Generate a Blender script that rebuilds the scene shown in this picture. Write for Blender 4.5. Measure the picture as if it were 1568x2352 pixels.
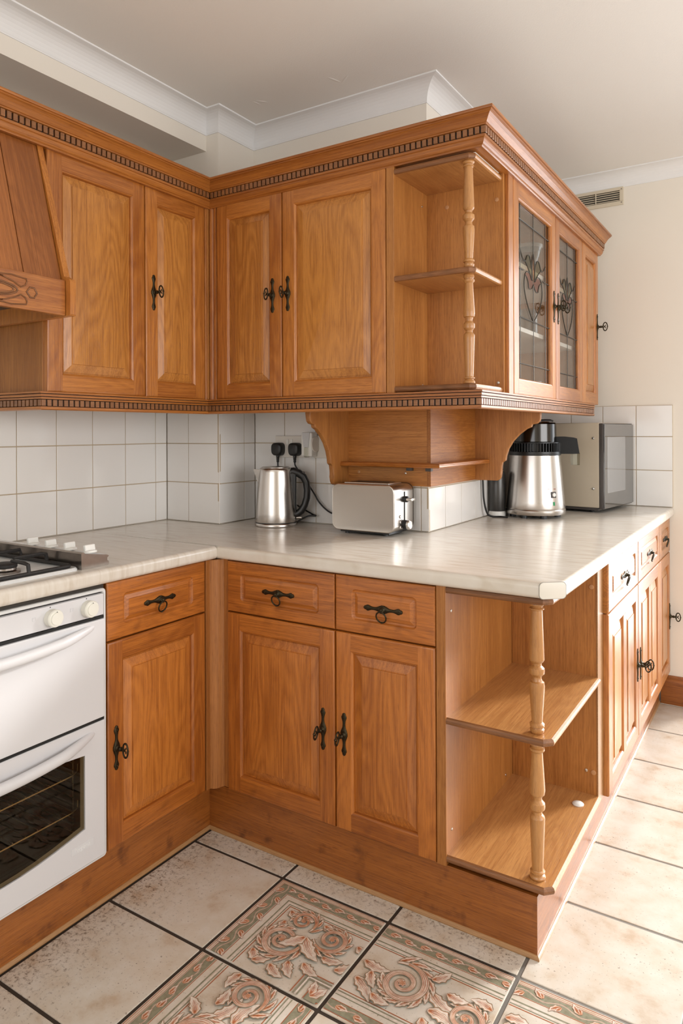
import bpy, bmesh, math, random
from mathutils import Vector, Matrix

# ------------------------------------------------------------------ scene, camera, light
for o in list(bpy.data.objects):
    bpy.data.objects.remove(o, do_unlink=True)
scene = bpy.context.scene
COL = scene.collection
R = math.radians
PI = math.pi

cam_data = bpy.data.cameras.new('camera')
cam_data.sensor_fit = 'VERTICAL'
cam_data.sensor_height = 36.0
cam_data.sensor_width = 24.0
cam_data.lens = 1615.6 / 2352 * 36
cam_data.shift_x = 0.0
cam_data.shift_y = -(1176 - 990.36) / 2352
cam_data.clip_start = 0.05
cam = bpy.data.objects.new('camera', cam_data)
COL.objects.link(cam)
cam.location = (1.5334, -1.6681, 1.27)
cam.rotation_euler = (Matrix.Rotation(R(32.394), 4, 'Z') @ Matrix.Rotation(R(90), 4, 'X')
                      @ Matrix.Rotation(R(-0.22), 4, 'Z')).to_euler()
scene.camera = cam

world = bpy.data.worlds.new('world')
scene.world = world
world.use_nodes = True
wn = world.node_tree.nodes
wn['Background'].inputs['Color'].default_value = (0.93, 0.96, 1.0, 1)
wn['Background'].inputs['Strength'].default_value = 1.0

def area_light(name, loc, rot, sx, sy, power, color=(1, 1, 1), spread=180):
    l = bpy.data.lights.new(name, 'AREA')
    l.shape = 'RECTANGLE'; l.size = sx; l.size_y = sy
    l.energy = power; l.color = color; l.spread = R(spread)
    o = bpy.data.objects.new(name, l); COL.objects.link(o)
    o.location = loc; o.rotation_euler = rot
    return o

# daylight entering through the openings of the room (patio door in the end wall,
# window in the right wall, window in the wall behind the photographer)
area_light('daylight_patio_door', (1.95, 2.20, 1.15), (R(-74), 0, 0), 1.7, 2.1, 42, (0.90, 0.95, 1.0), 125)
area_light('daylight_side_window', (3.94, -0.4, 1.45), (0, R(92), 0), 1.5, 2.6, 70, (0.985, 0.985, 0.985))
area_light('daylight_back_window', (0.9, -3.94, 1.5), (R(95), 0, 0), 2.4, 1.5, 27, (0.98, 0.99, 1.0))
# low hazy sun coming in through the patio door
sun_d = bpy.data.lights.new('hazy_sun', 'SUN'); sun_d.energy = 4.6; sun_d.angle = R(9); sun_d.color = (1.0, 0.985, 0.96)
sun = bpy.data.objects.new('hazy_sun', sun_d); COL.objects.link(sun)
sun.location = (3.5, 5.0, 3.0)
sun.rotation_euler = Vector((-.49, -.87, -math.tan(R(21)))).to_track_quat('-Z', 'Y').to_euler()

scene.cycles.max_bounces = 8
scene.cycles.adaptive_threshold = 0.03
scene.cycles.diffuse_bounces = 4
scene.cycles.glossy_bounces = 3
scene.cycles.transparent_max_bounces = 10
scene.cycles.caustics_reflective = False
scene.cycles.caustics_refractive = False
vs = scene.view_settings
vs.view_transform = 'Standard'
vs.look = 'None'
vs.gamma = 1.0
vs.use_curve_mapping = False
vs.exposure = -0.18

# ------------------------------------------------------------------ mesh helpers
class MB:
    def __init__(s):
        s.v = []; s.f = []; s.m = []; s.c = []; s.wn = False; s.weld = False
    def add(s, verts, faces, mi=0, col=None):
        b = len(s.v); s.v += [tuple(p) for p in verts]
        for f in faces:
            s.f.append(tuple(b + i for i in f)); s.m.append(mi); s.c.append(col)
        return s
    def box(s, x0, x1, y0, y1, z0, z1, mi=0):
        v = [(x0,y0,z0),(x1,y0,z0),(x1,y1,z0),(x0,y1,z0),(x0,y0,z1),(x1,y0,z1),(x1,y1,z1),(x0,y1,z1)]
        return s.add(v, [(0,3,2,1),(4,5,6,7),(0,1,5,4),(1,2,6,5),(2,3,7,6),(3,0,4,7)], mi)
    def bbox(s, x0, x1, y0, y1, z0, z1, r=.002, seg=2, mi=0):
        bm = bmesh.new(); bmesh.ops.create_cube(bm, size=1)
        for v in bm.verts:
            v.co = ((x0+x1)/2+v.co.x*(x1-x0), (y0+y1)/2+v.co.y*(y1-y0), (z0+z1)/2+v.co.z*(z1-z0))
        bmesh.ops.bevel(bm, geom=bm.edges[:], offset=r, segments=seg, profile=.5, affect='EDGES')
        s.wn = True
        return s.bm(bm, mi)
    def bm(s, bm, mi=0):
        bm.verts.ensure_lookup_table(); bm.verts.index_update()
        s.add([v.co[:] for v in bm.verts], [[v.index for v in f.verts] for f in bm.faces], mi); bm.free()
        return s
    def prism(s, poly, a0, a1, axis='y', mi=0):
        """poly: 2D points; extruded along axis ('x': (y,z), 'y': (x,z), 'z': (x,y))"""
        def P(p, a):
            return {'x': (a, p[0], p[1]), 'y': (p[0], a, p[1]), 'z': (p[0], p[1], a)}[axis]
        n = len(poly)
        v = [P(p, a0) for p in poly] + [P(p, a1) for p in poly]
        f = [tuple(range(n)), tuple(range(2*n-1, n-1, -1))]
        f += [(i, n+i, n+(i+1) % n, (i+1) % n) for i in range(n)]
        return s.add(v, f, mi)
    def lathe(s, prof, seg=24, c=(0,0,0), mi=0, axis='z', caps=True):
        n = len(prof); v = []
        for r, z in prof:
            for k in range(seg):
                a = 2*PI*k/seg
                p = (r*math.cos(a), r*math.sin(a), z)
                if axis == 'y': p = (p[0], p[2], p[1])
                if axis == 'x': p = (p[2], p[0], p[1])
                v.append((p[0]+c[0], p[1]+c[1], p[2]+c[2]))
        f = []
        for i in range(n-1):
            for k in range(seg):
                f.append((i*seg+k, i*seg+(k+1) % seg, (i+1)*seg+(k+1) % seg, (i+1)*seg+k))
        if caps:
            f.append(tuple(range(seg-1, -1, -1))); f.append(tuple((n-1)*seg+k for k in range(seg)))
        return s.add(v, f, mi)
    def tube(s, pts, r, seg=10, mi=0, closed=False, flat=1.0):
        pts = [Vector(p) for p in pts]; n = len(pts)
        rr = r if isinstance(r, (list, tuple)) else [r]*n
        v = []; prev = None
        for i, p in enumerate(pts):
            if closed: t = pts[(i+1) % n]-pts[i-1]
            else: t = pts[min(i+1, n-1)]-pts[max(i-1, 0)]
            t.normalize()
            if prev is None:
                u = Vector((0,0,1)) if abs(t.z) < .9 else Vector((0,1,0))
                a = t.cross(u).normalized()
            else:
                a = (prev-t*prev.dot(t)).normalized()
            prev = a; b = t.cross(a)
            for k in range(seg):
                an = 2*PI*k/seg
                v.append(p+a*math.cos(an)*rr[i]+b*math.sin(an)*rr[i]*flat)
        f = []
        m = n if closed else n-1
        for i in range(m):
            j = (i+1) % n
            for k in range(seg):
                f.append((i*seg+k, i*seg+(k+1) % seg, j*seg+(k+1) % seg, j*seg+k))
        if not closed:
            f.append(tuple(range(seg-1, -1, -1))); f.append(tuple((n-1)*seg+k for k in range(seg)))
        return s.add(v, f, mi)
    def loops(s, loops, mi=0, cap0=True, cap1=True):
        n = len(loops[0]); v = [p for l in loops for p in l]; f = []
        for i in range(len(loops)-1):
            for k in range(n):
                f.append((i*n+k, i*n+(k+1) % n, (i+1)*n+(k+1) % n, (i+1)*n+k))
        if cap0: f.append(tuple(range(n-1, -1, -1)))
        if cap1: f.append(tuple((len(loops)-1)*n+k for k in range(n)))
        return s.add(v, f, mi)
    def mesh(s, name, mats, smooth=True, angle=32, fix=True):
        me = bpy.data.meshes.new(name)
        me.from_pydata(s.v, [], s.f)
        for m in (mats if isinstance(mats, (list, tuple)) else [mats]): me.materials.append(m)
        me.polygons.foreach_set('material_index', s.m)
        if any(c is not None for c in s.c):
            at = me.color_attributes.new('Col', 'FLOAT_COLOR', 'CORNER')
            for p, c in zip(me.polygons, s.c):
                for li in p.loop_indices: at.data[li].color = (*(c or (1,1,1)), 1)
        if fix:
            bm = bmesh.new(); bm.from_mesh(me)
            if s.weld: bmesh.ops.remove_doubles(bm, verts=bm.verts[:], dist=1e-6)
            bmesh.ops.recalc_face_normals(bm, faces=bm.faces[:])
            bm.to_mesh(me); bm.free()
        if smooth:
            me.polygons.foreach_set('use_smooth', [True]*len(me.polygons))
            me.set_sharp_from_angle(angle=R(angle))
        if s.wn and smooth: me['wn'] = 1
        me.update()
        return me
    def build(s, name, mats, parent=None, loc=(0,0,0), rot=(0,0,0), **k):
        return put(name, s.mesh(name, mats, **k), parent, loc, rot)

def put(name, me, parent=None, loc=(0,0,0), rot=(0,0,0)):
    o = bpy.data.objects.new(name, me); COL.objects.link(o)
    o.parent = parent; o.location = loc; o.rotation_euler = rot
    if me is not None and me.get('wn'):
        w = o.modifiers.new('weighted_normal', 'WEIGHTED_NORMAL'); w.keep_sharp = True; w.weight = 100
    return o
def tag(o, label=None, cat=None, group=None, kind=None):
    if label: o['label'] = label
    if cat: o['category'] = cat
    if group: o['group'] = group
    if kind: o['kind'] = kind
    return o
def thing(name, label, cat, loc=(0,0,0), rz=0, group=None):
    o = bpy.data.objects.new(name, None); COL.objects.link(o)
    o.empty_display_size = .05
    o.location = loc; o.rotation_euler = (0, 0, R(rz))
    return tag(o, label, cat, group)
def struct(o):
    o['kind'] = 'structure'; return o
def rrect(x0, x1, z0, z1, r, n=5):
    out = []
    r = max(r, 1e-5)
    for cx, cz, a0 in ((x1-r, z0+r, -90), (x1-r, z1-r, 0), (x0+r, z1-r, 90), (x0+r, z0+r, 180)):
        for k in range(n):
            a = R(a0+90*k/(n-1)); out.append((cx+r*math.cos(a), cz+r*math.sin(a)))
    return out

# ------------------------------------------------------------------ materials
def new_mat(name):
    m = bpy.data.materials.new(name); m.use_nodes = True
    return m, m.node_tree.nodes, m.node_tree.links, m.node_tree.nodes['Principled BSDF']
def plain(name, col, rough=.5, metal=0, coat=0, spec=None, bump=0, bscale=200, var=0):
    m, n, l, b = new_mat(name)
    b.inputs['Base Color'].default_value = (*col, 1)
    b.inputs['Roughness'].default_value = rough
    b.inputs['Metallic'].default_value = metal
    b.inputs['Coat Weight'].default_value = coat
    if spec is not None: b.inputs['Specular IOR Level'].default_value = spec
    if bump or var:
        tc = n.new('ShaderNodeTexCoord'); nz = n.new('ShaderNodeTexNoise')
        nz.inputs['Scale'].default_value = bscale; nz.inputs['Detail'].default_value = 4
        l.new(tc.outputs['Object'], nz.inputs['Vector'])
        if bump:
            bp = n.new('ShaderNodeBump'); bp.inputs['Strength'].default_value = bump; bp.inputs['Distance'].default_value = .002
            l.new(nz.outputs['Fac'], bp.inputs['Height']); l.new(bp.outputs['Normal'], b.inputs['Normal'])
        if var:
            mx = n.new('ShaderNodeMix'); mx.data_type = 'RGBA'; mx.blend_type = 'MULTIPLY'
            mx.inputs['Factor'].default_value = var
            mx.inputs['A'].default_value = (*col, 1); l.new(nz.outputs['Fac'], mx.inputs['B'])
            l.new(mx.outputs['Result'], b.inputs['Base Color'])
    return m
def mathn(n, l, op, a, b=None, c=None):
    k = n.new('ShaderNodeMath'); k.operation = op
    for i, x in enumerate((a, b, c)):
        if x is None: continue
        if isinstance(x, (int, float)): k.inputs[i].default_value = x
        else: l.new(x, k.inputs[i])
    return k.outputs[0]
def ramp(n, l, fac, stops):
    r = n.new('ShaderNodeValToRGB'); e = r.color_ramp.elements
    while len(e) < len(stops): e.new(.5)
    for i, (p, c) in enumerate(stops):
        e[i].position = p; e[i].color = (*c, 1) if len(c) == 3 else c
    l.new(fac, r.inputs['Fac']); return r.outputs['Color']
def oak(name, axis='z', light=(.55,.208,.039), dark=(.31,.092,.012), rough=.36, figure=1.0, coat=.4, pores=.55, grime=0.0):
    m, n, l, b = new_mat(name)
    tc = n.new('ShaderNodeTexCoord'); oi = n.new('ShaderNodeObjectInfo')
    off = n.new('ShaderNodeVectorMath'); off.operation = 'SCALE'
    cmb = n.new('ShaderNodeCombineXYZ')
    for i, k in enumerate((7.3, 3.1, 5.7)):
        l.new(mathn(n, l, 'MULTIPLY', oi.outputs['Random'], k), cmb.inputs[i])
    add = n.new('ShaderNodeVectorMath'); add.operation = 'ADD'
    l.new(tc.outputs['Object'], add.inputs[0]); l.new(cmb.outputs[0], add.inputs[1])
    def mapped(along, across):
        mp = n.new('ShaderNodeMapping')
        sc = [across]*3; sc['xyz'.index(axis)] = along
        mp.inputs['Scale'].default_value = sc
        l.new(add.outputs[0], mp.inputs['Vector']); return mp.outputs[0]
    # cathedral figure: distorted rings of the stretched coordinates
    nz = n.new('ShaderNodeTexNoise'); nz.inputs['Scale'].default_value = 1; nz.inputs['Detail'].default_value = 1
    l.new(mapped(1.5, 11), nz.inputs['Vector'])
    rings = mathn(n, l, 'FRACT', mathn(n, l, 'MULTIPLY', nz.outputs['Fac'], 15))
    rings = mathn(n, l, 'ABSOLUTE', mathn(n, l, 'SUBTRACT', rings, .5))
    # broad tone
    n2 = n.new('ShaderNodeTexNoise'); n2.inputs['Scale'].default_value = 1; n2.inputs['Detail'].default_value = 2
    l.new(mapped(1.2, 22), n2.inputs['Vector'])
    # fine streaks
    n3 = n.new('ShaderNodeTexNoise'); n3.inputs['Scale'].default_value = 1; n3.inputs['Detail'].default_value = 2; n3.inputs['Roughness'].default_value = .7
    l.new(mapped(5, 330), n3.inputs['Vector'])
    # pores
    n4 = n.new('ShaderNodeTexNoise'); n4.inputs['Scale'].default_value = 1; n4.inputs['Detail'].default_value = 1
    l.new(mapped(34, 1100), n4.inputs['Vector'])
    pore = mathn(n, l, 'MULTIPLY', mathn(n, l, 'SUBTRACT', n4.outputs['Fac'], .56), 6); pore_c = n.new('ShaderNodeClamp'); l.new(pore, pore_c.inputs[0])
    t = mathn(n, l, 'MULTIPLY_ADD', rings, .55*figure, mathn(n, l, 'MULTIPLY', n2.outputs['Fac'], .72))
    t = mathn(n, l, 'MULTIPLY_ADD', mathn(n, l, 'SUBTRACT', n3.outputs['Fac'], .5), 1.15, t)
    t = mathn(n, l, 'ADD', t, mathn(n, l, 'MULTIPLY', mathn(n, l, 'SUBTRACT', oi.outputs['Random'], .5), .30))
    mid = tuple((a+c)/2 for a, c in zip(light, dark))
    colr = ramp(n, l, t, [(.18, dark), (.5, mid), (.82, light)])
    mx = n.new('ShaderNodeMix'); mx.data_type = 'RGBA'; mx.blend_type = 'MULTIPLY'
    l.new(mathn(n, l, 'MULTIPLY', pore_c.outputs[0], pores), mx.inputs['Factor'])
    l.new(colr, mx.inputs['A']); mx.inputs['B'].default_value = (.42,.27,.15,1)
    last = mx.outputs['Result']
    if grime:
        n5 = n.new('ShaderNodeTexNoise'); n5.inputs['Scale'].default_value = 16; n5.inputs['Detail'].default_value = 6
        l.new(tc.outputs['Object'], n5.inputs['Vector'])
        g = n.new('ShaderNodeClamp'); l.new(mathn(n, l, 'MULTIPLY', mathn(n, l, 'SUBTRACT', n5.outputs['Fac'], .58), 7), g.inputs[0])
        mg = n.new('ShaderNodeMix'); mg.data_type = 'RGBA'; mg.blend_type = 'MULTIPLY'
        l.new(mathn(n, l, 'MULTIPLY', g.outputs[0], grime), mg.inputs['Factor']); l.new(last, mg.inputs['A']); mg.inputs['B'].default_value = (.3,.22,.16,1)
        last = mg.outputs['Result']
    l.new(last, b.inputs['Base Color'])
    b.inputs['Roughness'].default_value = rough
    b.inputs['Coat Weight'].default_value = coat; b.inputs['Coat Roughness'].default_value = .28
    bp = n.new('ShaderNodeBump'); bp.inputs['Strength'].default_value = .25; bp.inputs['Distance'].default_value = .0008
    bp.invert = True
    l.new(mathn(n, l, 'ADD', pore_c.outputs[0], mathn(n, l, 'MULTIPLY', n3.outputs['Fac'], .4)), bp.inputs['Height'])
    l.new(bp.outputs['Normal'], b.inputs['Normal'])
    return m

M = {}
M['oak_v'] = oak('oak_vertical_grain', 'z')
M['oak_h'] = oak('oak_horizontal_grain', 'x', figure=.7)
M['oak_panel'] = oak('oak_raised_panel', 'z', light=(.57,.238,.048), dark=(.33,.113,.016), figure=1.2)
M['oak_ph'] = oak('oak_drawer_front', 'x', light=(.50,.190,.034), dark=(.25,.078,.010), grime=.35)
M['veneer_v'] = oak('oak_veneer_upright', 'z', light=(.53,.226,.055), dark=(.33,.121,.023), figure=.5, pores=.55, rough=.45, coat=.1)
M['veneer_h'] = oak('oak_veneer_level', 'x', light=(.53,.216,.044), dark=(.30,.100,.015), figure=.5, pores=.6, rough=.42, coat=.15)
M['plinth'] = oak('oak_plinth', 'x', light=(.42,.140,.025), dark=(.23,.068,.010), figure=.3, pores=.7, rough=.34, coat=.25, grime=.7)
M['shelf'] = oak('oak_shelf', 'x', light=(.54,.265,.088), dark=(.38,.160,.046), figure=.8, pores=.5)
M['shelf_y'] = oak('oak_shelf_deep', 'y', light=(.54,.265,.088), dark=(.38,.160,.046), figure=.8, pores=.5)
M['end_grain'] = oak('oak_end_grain', 'x', light=(.27,.110,.038), dark=(.15,.058,.018), figure=1.2, rough=.5, coat=.05)
M['turned'] = oak('oak_turned', 'z', light=(.54,.265,.085), dark=(.40,.175,.05), figure=.5, pores=.4, rough=.3, coat=.4)
M['mould'] = oak('oak_moulding', 'x', light=(.51,.188,.034), dark=(.28,.084,.011), figure=.4)
M['hood_plank'] = oak('oak_hood_plank', 'z', light=(.44,.155,.038), dark=(.24,.075,.015), figure=.6)
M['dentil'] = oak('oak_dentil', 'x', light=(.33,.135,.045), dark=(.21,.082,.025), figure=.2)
M['post'] = oak('oak_corner_post', 'z', light=(.44,.170,.040), dark=(.27,.092,.017), figure=.2, pores=.5, coat=.1, rough=.45)
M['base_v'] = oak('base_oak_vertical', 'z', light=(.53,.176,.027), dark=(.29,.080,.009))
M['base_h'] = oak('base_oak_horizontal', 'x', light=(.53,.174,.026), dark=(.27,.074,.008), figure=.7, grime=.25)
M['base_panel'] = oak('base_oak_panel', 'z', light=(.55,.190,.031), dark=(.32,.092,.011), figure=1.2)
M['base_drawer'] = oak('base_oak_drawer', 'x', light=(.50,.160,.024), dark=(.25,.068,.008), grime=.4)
M['groove_shade'] = plain('painted_groove_shade', (.020,.012,.008), .7)  # shade of the moulding grooves, painted in as near-black
M['bead'] = oak('oak_pale_bead', 'x', light=(.46,.26,.11), dark=(.34,.17,.065), figure=.2)
M['interior'] = plain('cabinet_interior', (.80,.72,.63), .5)
M['iron'] = plain('antique_bronze', (.045,.034,.018), .38, .85, bump=.3, bscale=300)
M['steel'] = plain('brushed_steel', (.62,.58,.54), .27, 1.0)
M['chrome'] = plain('chrome', (.75,.74,.72), .12, 1.0)
M['dull_chrome'] = plain('worn_chrome', (.42,.37,.33), .30, 1.0, bump=.04, bscale=60, var=.3)
M['black'] = plain('black_plastic', (.012,.012,.012), .35)
M['black_matt'] = plain('black_matt', (.008,.008,.008), .6, spec=.25)
M['cast_iron'] = plain('cast_iron', (.016,.014,.013), .6, bump=.5, bscale=400)
M['enamel'] = plain('white_enamel', (.70,.70,.69), .3, coat=.2)
M['white_panel'] = plain('white_oven_panel', (.66,.65,.66), .42, coat=.05)
M['ivory'] = plain('ivory_plastic', (.76,.74,.66), .4)
M['white_plastic'] = plain('white_plastic', (.80,.79,.75), .4)
M['socket'] = plain('socket_plastic', (.76,.71,.64), .38)
M['wall'] = plain('cream_paint', (.83,.775,.69), .85, bump=.06, bscale=350)
M['ceiling'] = plain('ceiling_paint', (.86,.83,.79), .9, bump=.18, bscale=260)
M['coving'] = plain('white_coving_paint', (.84,.835,.83), .7)
M['tile'] = plain('white_wall_tile', (.81,.785,.755), .10, bump=.015, bscale=14)
M['grout'] = plain('cream_grout', (.50,.40,.28), .9, bump=.3, bscale=200)
M['beige'] = plain('beige_metal', (.56,.48,.37), .4)
M['grey_plastic'] = plain('dark_grey_plastic', (.065,.055,.05), .4)
M['dark_glass'] = plain('dark_door_glass', (.06,.058,.056), .05, spec=1.0, coat=1.0)
M['mesh_screen'] = plain('door_mesh_screen', (.26,.26,.26), .08, coat=1.0)
M['green_led'] = plain('green_lamp', (.02,.25,.09), .3)
M['red_print'] = plain('red_print', (.45,.10,.06), .5)
M['grey_print'] = plain('pale_grey_print', (.60,.60,.61), .4)
M['shadow_gap'] = plain('dark_gap', (.010,.009,.008), .8)
M['vent'] = plain('vent_cream', (.66,.58,.45), .5)
M['white_china'] = plain('white_china', (.80,.79,.77), .15)
M['blue_china'] = plain('pale_blue_china', (.42,.58,.66), .2)
M['lead'] = plain('lead_came', (.10,.09,.075), .45, .6)
M['screw'] = plain('zinc_screw', (.6,.58,.54), .3, 1)
M['cap'] = plain('oak_screw_cap', (.52,.27,.12), .5)
M['oven_dark'] = plain('oven_cavity', (.028,.021,.014), .5)
M['rack'] = plain('oven_rack_wire', (.62,.52,.36), .3, 1)
M['grey_board'] = plain('grey_board', (.50,.48,.44), .5)
M['brick'] = plain('outside_paving', (.5,.48,.45), .9)

def thin_glass(name, tint, refl=1.0, rough=0.0):
    m, n, l, b = new_mat(name); n.remove(b)
    out = n['Material Output']
    tr = n.new('ShaderNodeBsdfTransparent'); tr.inputs[0].default_value = (*tint, 1)
    gl = n.new('ShaderNodeBsdfGlossy'); gl.inputs['Roughness'].default_value = rough
    fr = n.new('ShaderNodeFresnel'); gm = n.new('ShaderNodeNewGeometry')
    l.new(mathn(n, l, 'MULTIPLY_ADD', gm.outputs['Backfacing'], 1/1.5-1.5, 1.5), fr.inputs[0])
    mx = n.new('ShaderNodeMixShader')
    l.new(mathn(n, l, 'MULTIPLY', fr.outputs[0], refl), mx.inputs[0]); l.new(tr.outputs[0], mx.inputs[1]); l.new(gl.outputs[0], mx.inputs[2])
    l.new(mx.outputs[0], out.inputs['Surface']); return m
M['glass'] = thin_glass('clear_glass', (.93,.94,.94))
M['oven_glass'] = thin_glass('tinted_oven_glass', (.80,.74,.62), .9)
M['clear_plastic'] = thin_glass('clear_plastic', (.82,.82,.76), 1.3)
M['pink_glass'] = thin_glass('pink_glass', (.85,.64,.61), .8)
M['green_glass'] = thin_glass('green_glass', (.68,.68,.55), .8)
M['amber_glass'] = thin_glass('amber_glass', (.88,.64,.46), .8)
M['tumbler'] = thin_glass('tumbler_glass', (.80,.83,.84), 1.8)

def worktop_mat():
    m, n, l, b = new_mat('cream_laminate')
    tc = n.new('ShaderNodeTexCoord'); mp = n.new('ShaderNodeMapping')
    mp.inputs['Rotation'].default_value = (0, 0, R(-14)); mp.inputs['Scale'].default_value = (9, 60, 10)
    l.new(tc.outputs['Object'], mp.inputs[0])
    nz = n.new('ShaderNodeTexNoise'); nz.inputs['Scale'].default_value = 1; nz.inputs['Detail'].default_value = 5
    nz.inputs['Distortion'].default_value = .6
    l.new(mp.outputs[0], nz.inputs['Vector'])
    c = ramp(n, l, nz.outputs['Fac'], [(.28,(.60,.525,.43)),(.47,(.685,.625,.545)),(.70,(.73,.68,.61))])
    l.new(c, b.inputs['Base Color']); b.inputs['Roughness'].default_value = .24
    b.inputs['Coat Weight'].default_value = .25; b.inputs['Coat Roughness'].default_value = .15
    bp = n.new('ShaderNodeBump'); bp.inputs['Strength'].default_value = .06; bp.inputs['Distance'].default_value = .001
    l.new(nz.outputs['Fac'], bp.inputs['Height']); l.new(bp.outputs['Normal'], b.inputs['Normal'])
    return m
M['worktop'] = worktop_mat()

def floor_tile_mat():
    m, n, l, b = new_mat('mottled_floor_tile')
    tc = n.new('ShaderNodeTexCoord'); oi = n.new('ShaderNodeObjectInfo'); geo = n.new('ShaderNodeNewGeometry')
    add = n.new('ShaderNodeVectorMath'); add.operation = 'ADD'
    cm = n.new('ShaderNodeCombineXYZ'); l.new(mathn(n, l, 'MULTIPLY', oi.outputs['Random'], 9), cm.inputs[0]); l.new(mathn(n, l, 'MULTIPLY', oi.outputs['Random'], 5), cm.inputs[1])
    l.new(tc.outputs['Object'], add.inputs[0]); l.new(cm.outputs[0], add.inputs[1])
    def nz(s, d=4, r=.5):
        k = n.new('ShaderNodeTexNoise'); k.inputs['Scale'].default_value = s; k.inputs['Detail'].default_value = d; k.inputs['Roughness'].default_value = r
        l.new(add.outputs[0], k.inputs['Vector']); return k.outputs['Fac']
    base = ramp(n, l, nz(11, 5, .6), [(.30,(.50,.385,.275)),(.44,(.60,.525,.43)),(.62,(.645,.592,.515))])
    # pits and brown specks
    sp = n.new('ShaderNodeClamp'); l.new(mathn(n, l, 'MULTIPLY', mathn(n, l, 'SUBTRACT', nz(150, 3, .6), .630), 16), sp.inputs[0])
    area = n.new('ShaderNodeClamp'); l.new(mathn(n, l, 'MULTIPLY', mathn(n, l, 'SUBTRACT', nz(7, 3), .36), 4), area.inputs[0])
    spk = mathn(n, l, 'MULTIPLY', sp.outputs[0], area.outputs[0])
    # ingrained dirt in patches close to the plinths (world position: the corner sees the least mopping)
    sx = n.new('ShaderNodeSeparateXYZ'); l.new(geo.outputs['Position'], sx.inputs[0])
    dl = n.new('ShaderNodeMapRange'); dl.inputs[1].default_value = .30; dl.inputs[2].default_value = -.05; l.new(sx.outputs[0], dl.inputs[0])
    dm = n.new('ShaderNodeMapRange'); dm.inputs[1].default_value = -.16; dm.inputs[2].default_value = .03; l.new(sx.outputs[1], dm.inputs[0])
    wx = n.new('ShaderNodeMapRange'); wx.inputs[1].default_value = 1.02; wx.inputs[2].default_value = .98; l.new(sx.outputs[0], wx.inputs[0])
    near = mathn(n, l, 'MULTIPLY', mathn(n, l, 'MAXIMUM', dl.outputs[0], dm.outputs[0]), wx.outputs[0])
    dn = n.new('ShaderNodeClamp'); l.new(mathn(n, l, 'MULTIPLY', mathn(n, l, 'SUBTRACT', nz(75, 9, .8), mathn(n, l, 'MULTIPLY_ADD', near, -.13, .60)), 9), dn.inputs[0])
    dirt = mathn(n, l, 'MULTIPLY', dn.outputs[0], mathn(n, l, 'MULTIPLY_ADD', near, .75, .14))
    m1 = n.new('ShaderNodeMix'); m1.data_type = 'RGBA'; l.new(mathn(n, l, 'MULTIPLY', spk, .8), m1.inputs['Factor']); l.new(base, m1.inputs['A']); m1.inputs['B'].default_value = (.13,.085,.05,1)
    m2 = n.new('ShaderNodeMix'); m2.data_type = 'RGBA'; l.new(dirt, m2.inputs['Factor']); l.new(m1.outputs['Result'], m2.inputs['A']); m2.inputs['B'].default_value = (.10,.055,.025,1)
    l.new(m2.outputs['Result'], b.inputs['Base Color'])
    b.inputs['Roughness'].default_value = .34; b.inputs['Specular IOR Level'].default_value = .5
    bp = n.new('ShaderNodeBump'); bp.inputs['Strength'].default_value = .25; bp.inputs['Distance'].default_value = .0012; bp.invert = True
    l.new(mathn(n, l, 'ADD', sp.outputs[0], mathn(n, l, 'MULTIPLY', nz(40, 3), .5)), bp.inputs['Height']); l.new(bp.outputs['Normal'], b.inputs['Normal'])
    return m
M['floor_tile'] = floor_tile_mat()
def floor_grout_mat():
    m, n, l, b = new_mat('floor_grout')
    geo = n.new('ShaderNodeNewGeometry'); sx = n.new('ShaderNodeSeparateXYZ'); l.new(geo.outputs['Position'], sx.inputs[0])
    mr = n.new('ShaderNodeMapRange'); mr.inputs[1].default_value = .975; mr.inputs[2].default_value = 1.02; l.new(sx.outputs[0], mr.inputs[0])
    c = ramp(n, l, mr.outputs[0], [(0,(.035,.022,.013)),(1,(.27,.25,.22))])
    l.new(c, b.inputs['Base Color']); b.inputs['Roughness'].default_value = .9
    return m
M['floor_grout'] = floor_grout_mat()
def print_mat():
    m, n, l, b = new_mat('printed_tile_glaze')
    a = n.new('ShaderNodeVertexColor'); a.layer_name = 'Col'
    tc = n.new('ShaderNodeTexCoord'); nz = n.new('ShaderNodeTexNoise'); nz.inputs['Scale'].default_value = 90; nz.inputs['Detail'].default_value = 4
    l.new(tc.outputs['Object'], nz.inputs['Vector'])
    mx = n.new('ShaderNodeMix'); mx.data_type = 'RGBA'; mx.blend_type = 'MULTIPLY'; mx.inputs['Factor'].default_value = .55
    l.new(a.outputs[0], mx.inputs['A']); l.new(ramp(n, l, nz.outputs['Fac'], [(.3,(.55,.5,.45)),(.6,(1,1,1))]), mx.inputs['B'])
    l.new(mx.outputs['Result'], b.inputs['Base Color']); b.inputs['Roughness'].default_value = .3
    return m
M['print'] = print_mat()

# ------------------------------------------------------------------ the room
XL, YM, XR, YF = -.623, .608, .452, 1.908      # plaster planes (tiles stand 8 mm proud)
BXF, BXS = .391, -.338                          # pipe boxing: front plane (y), side plane (x)
ZC = 2.506
XE, YB = 4.0, -4.0                              # right wall, wall behind the photographer
def wall(name, boxes, mat='wall'):
    mb = MB()
    for b in boxes: mb.box(*b)
    return struct(mb.build(name, M[mat], smooth=False))
wall_left = wall('wall_left', [(XL-.15, XL, YB-.15, YM+.15, 0, ZC)])
wall_middle = wall('wall_middle', [(XL, XR, YM, YF+.15, 0, ZC)])
wall_boxing = wall('wall_boxing', [(XL, BXS, BXF, YM, 0, ZC)])
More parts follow.
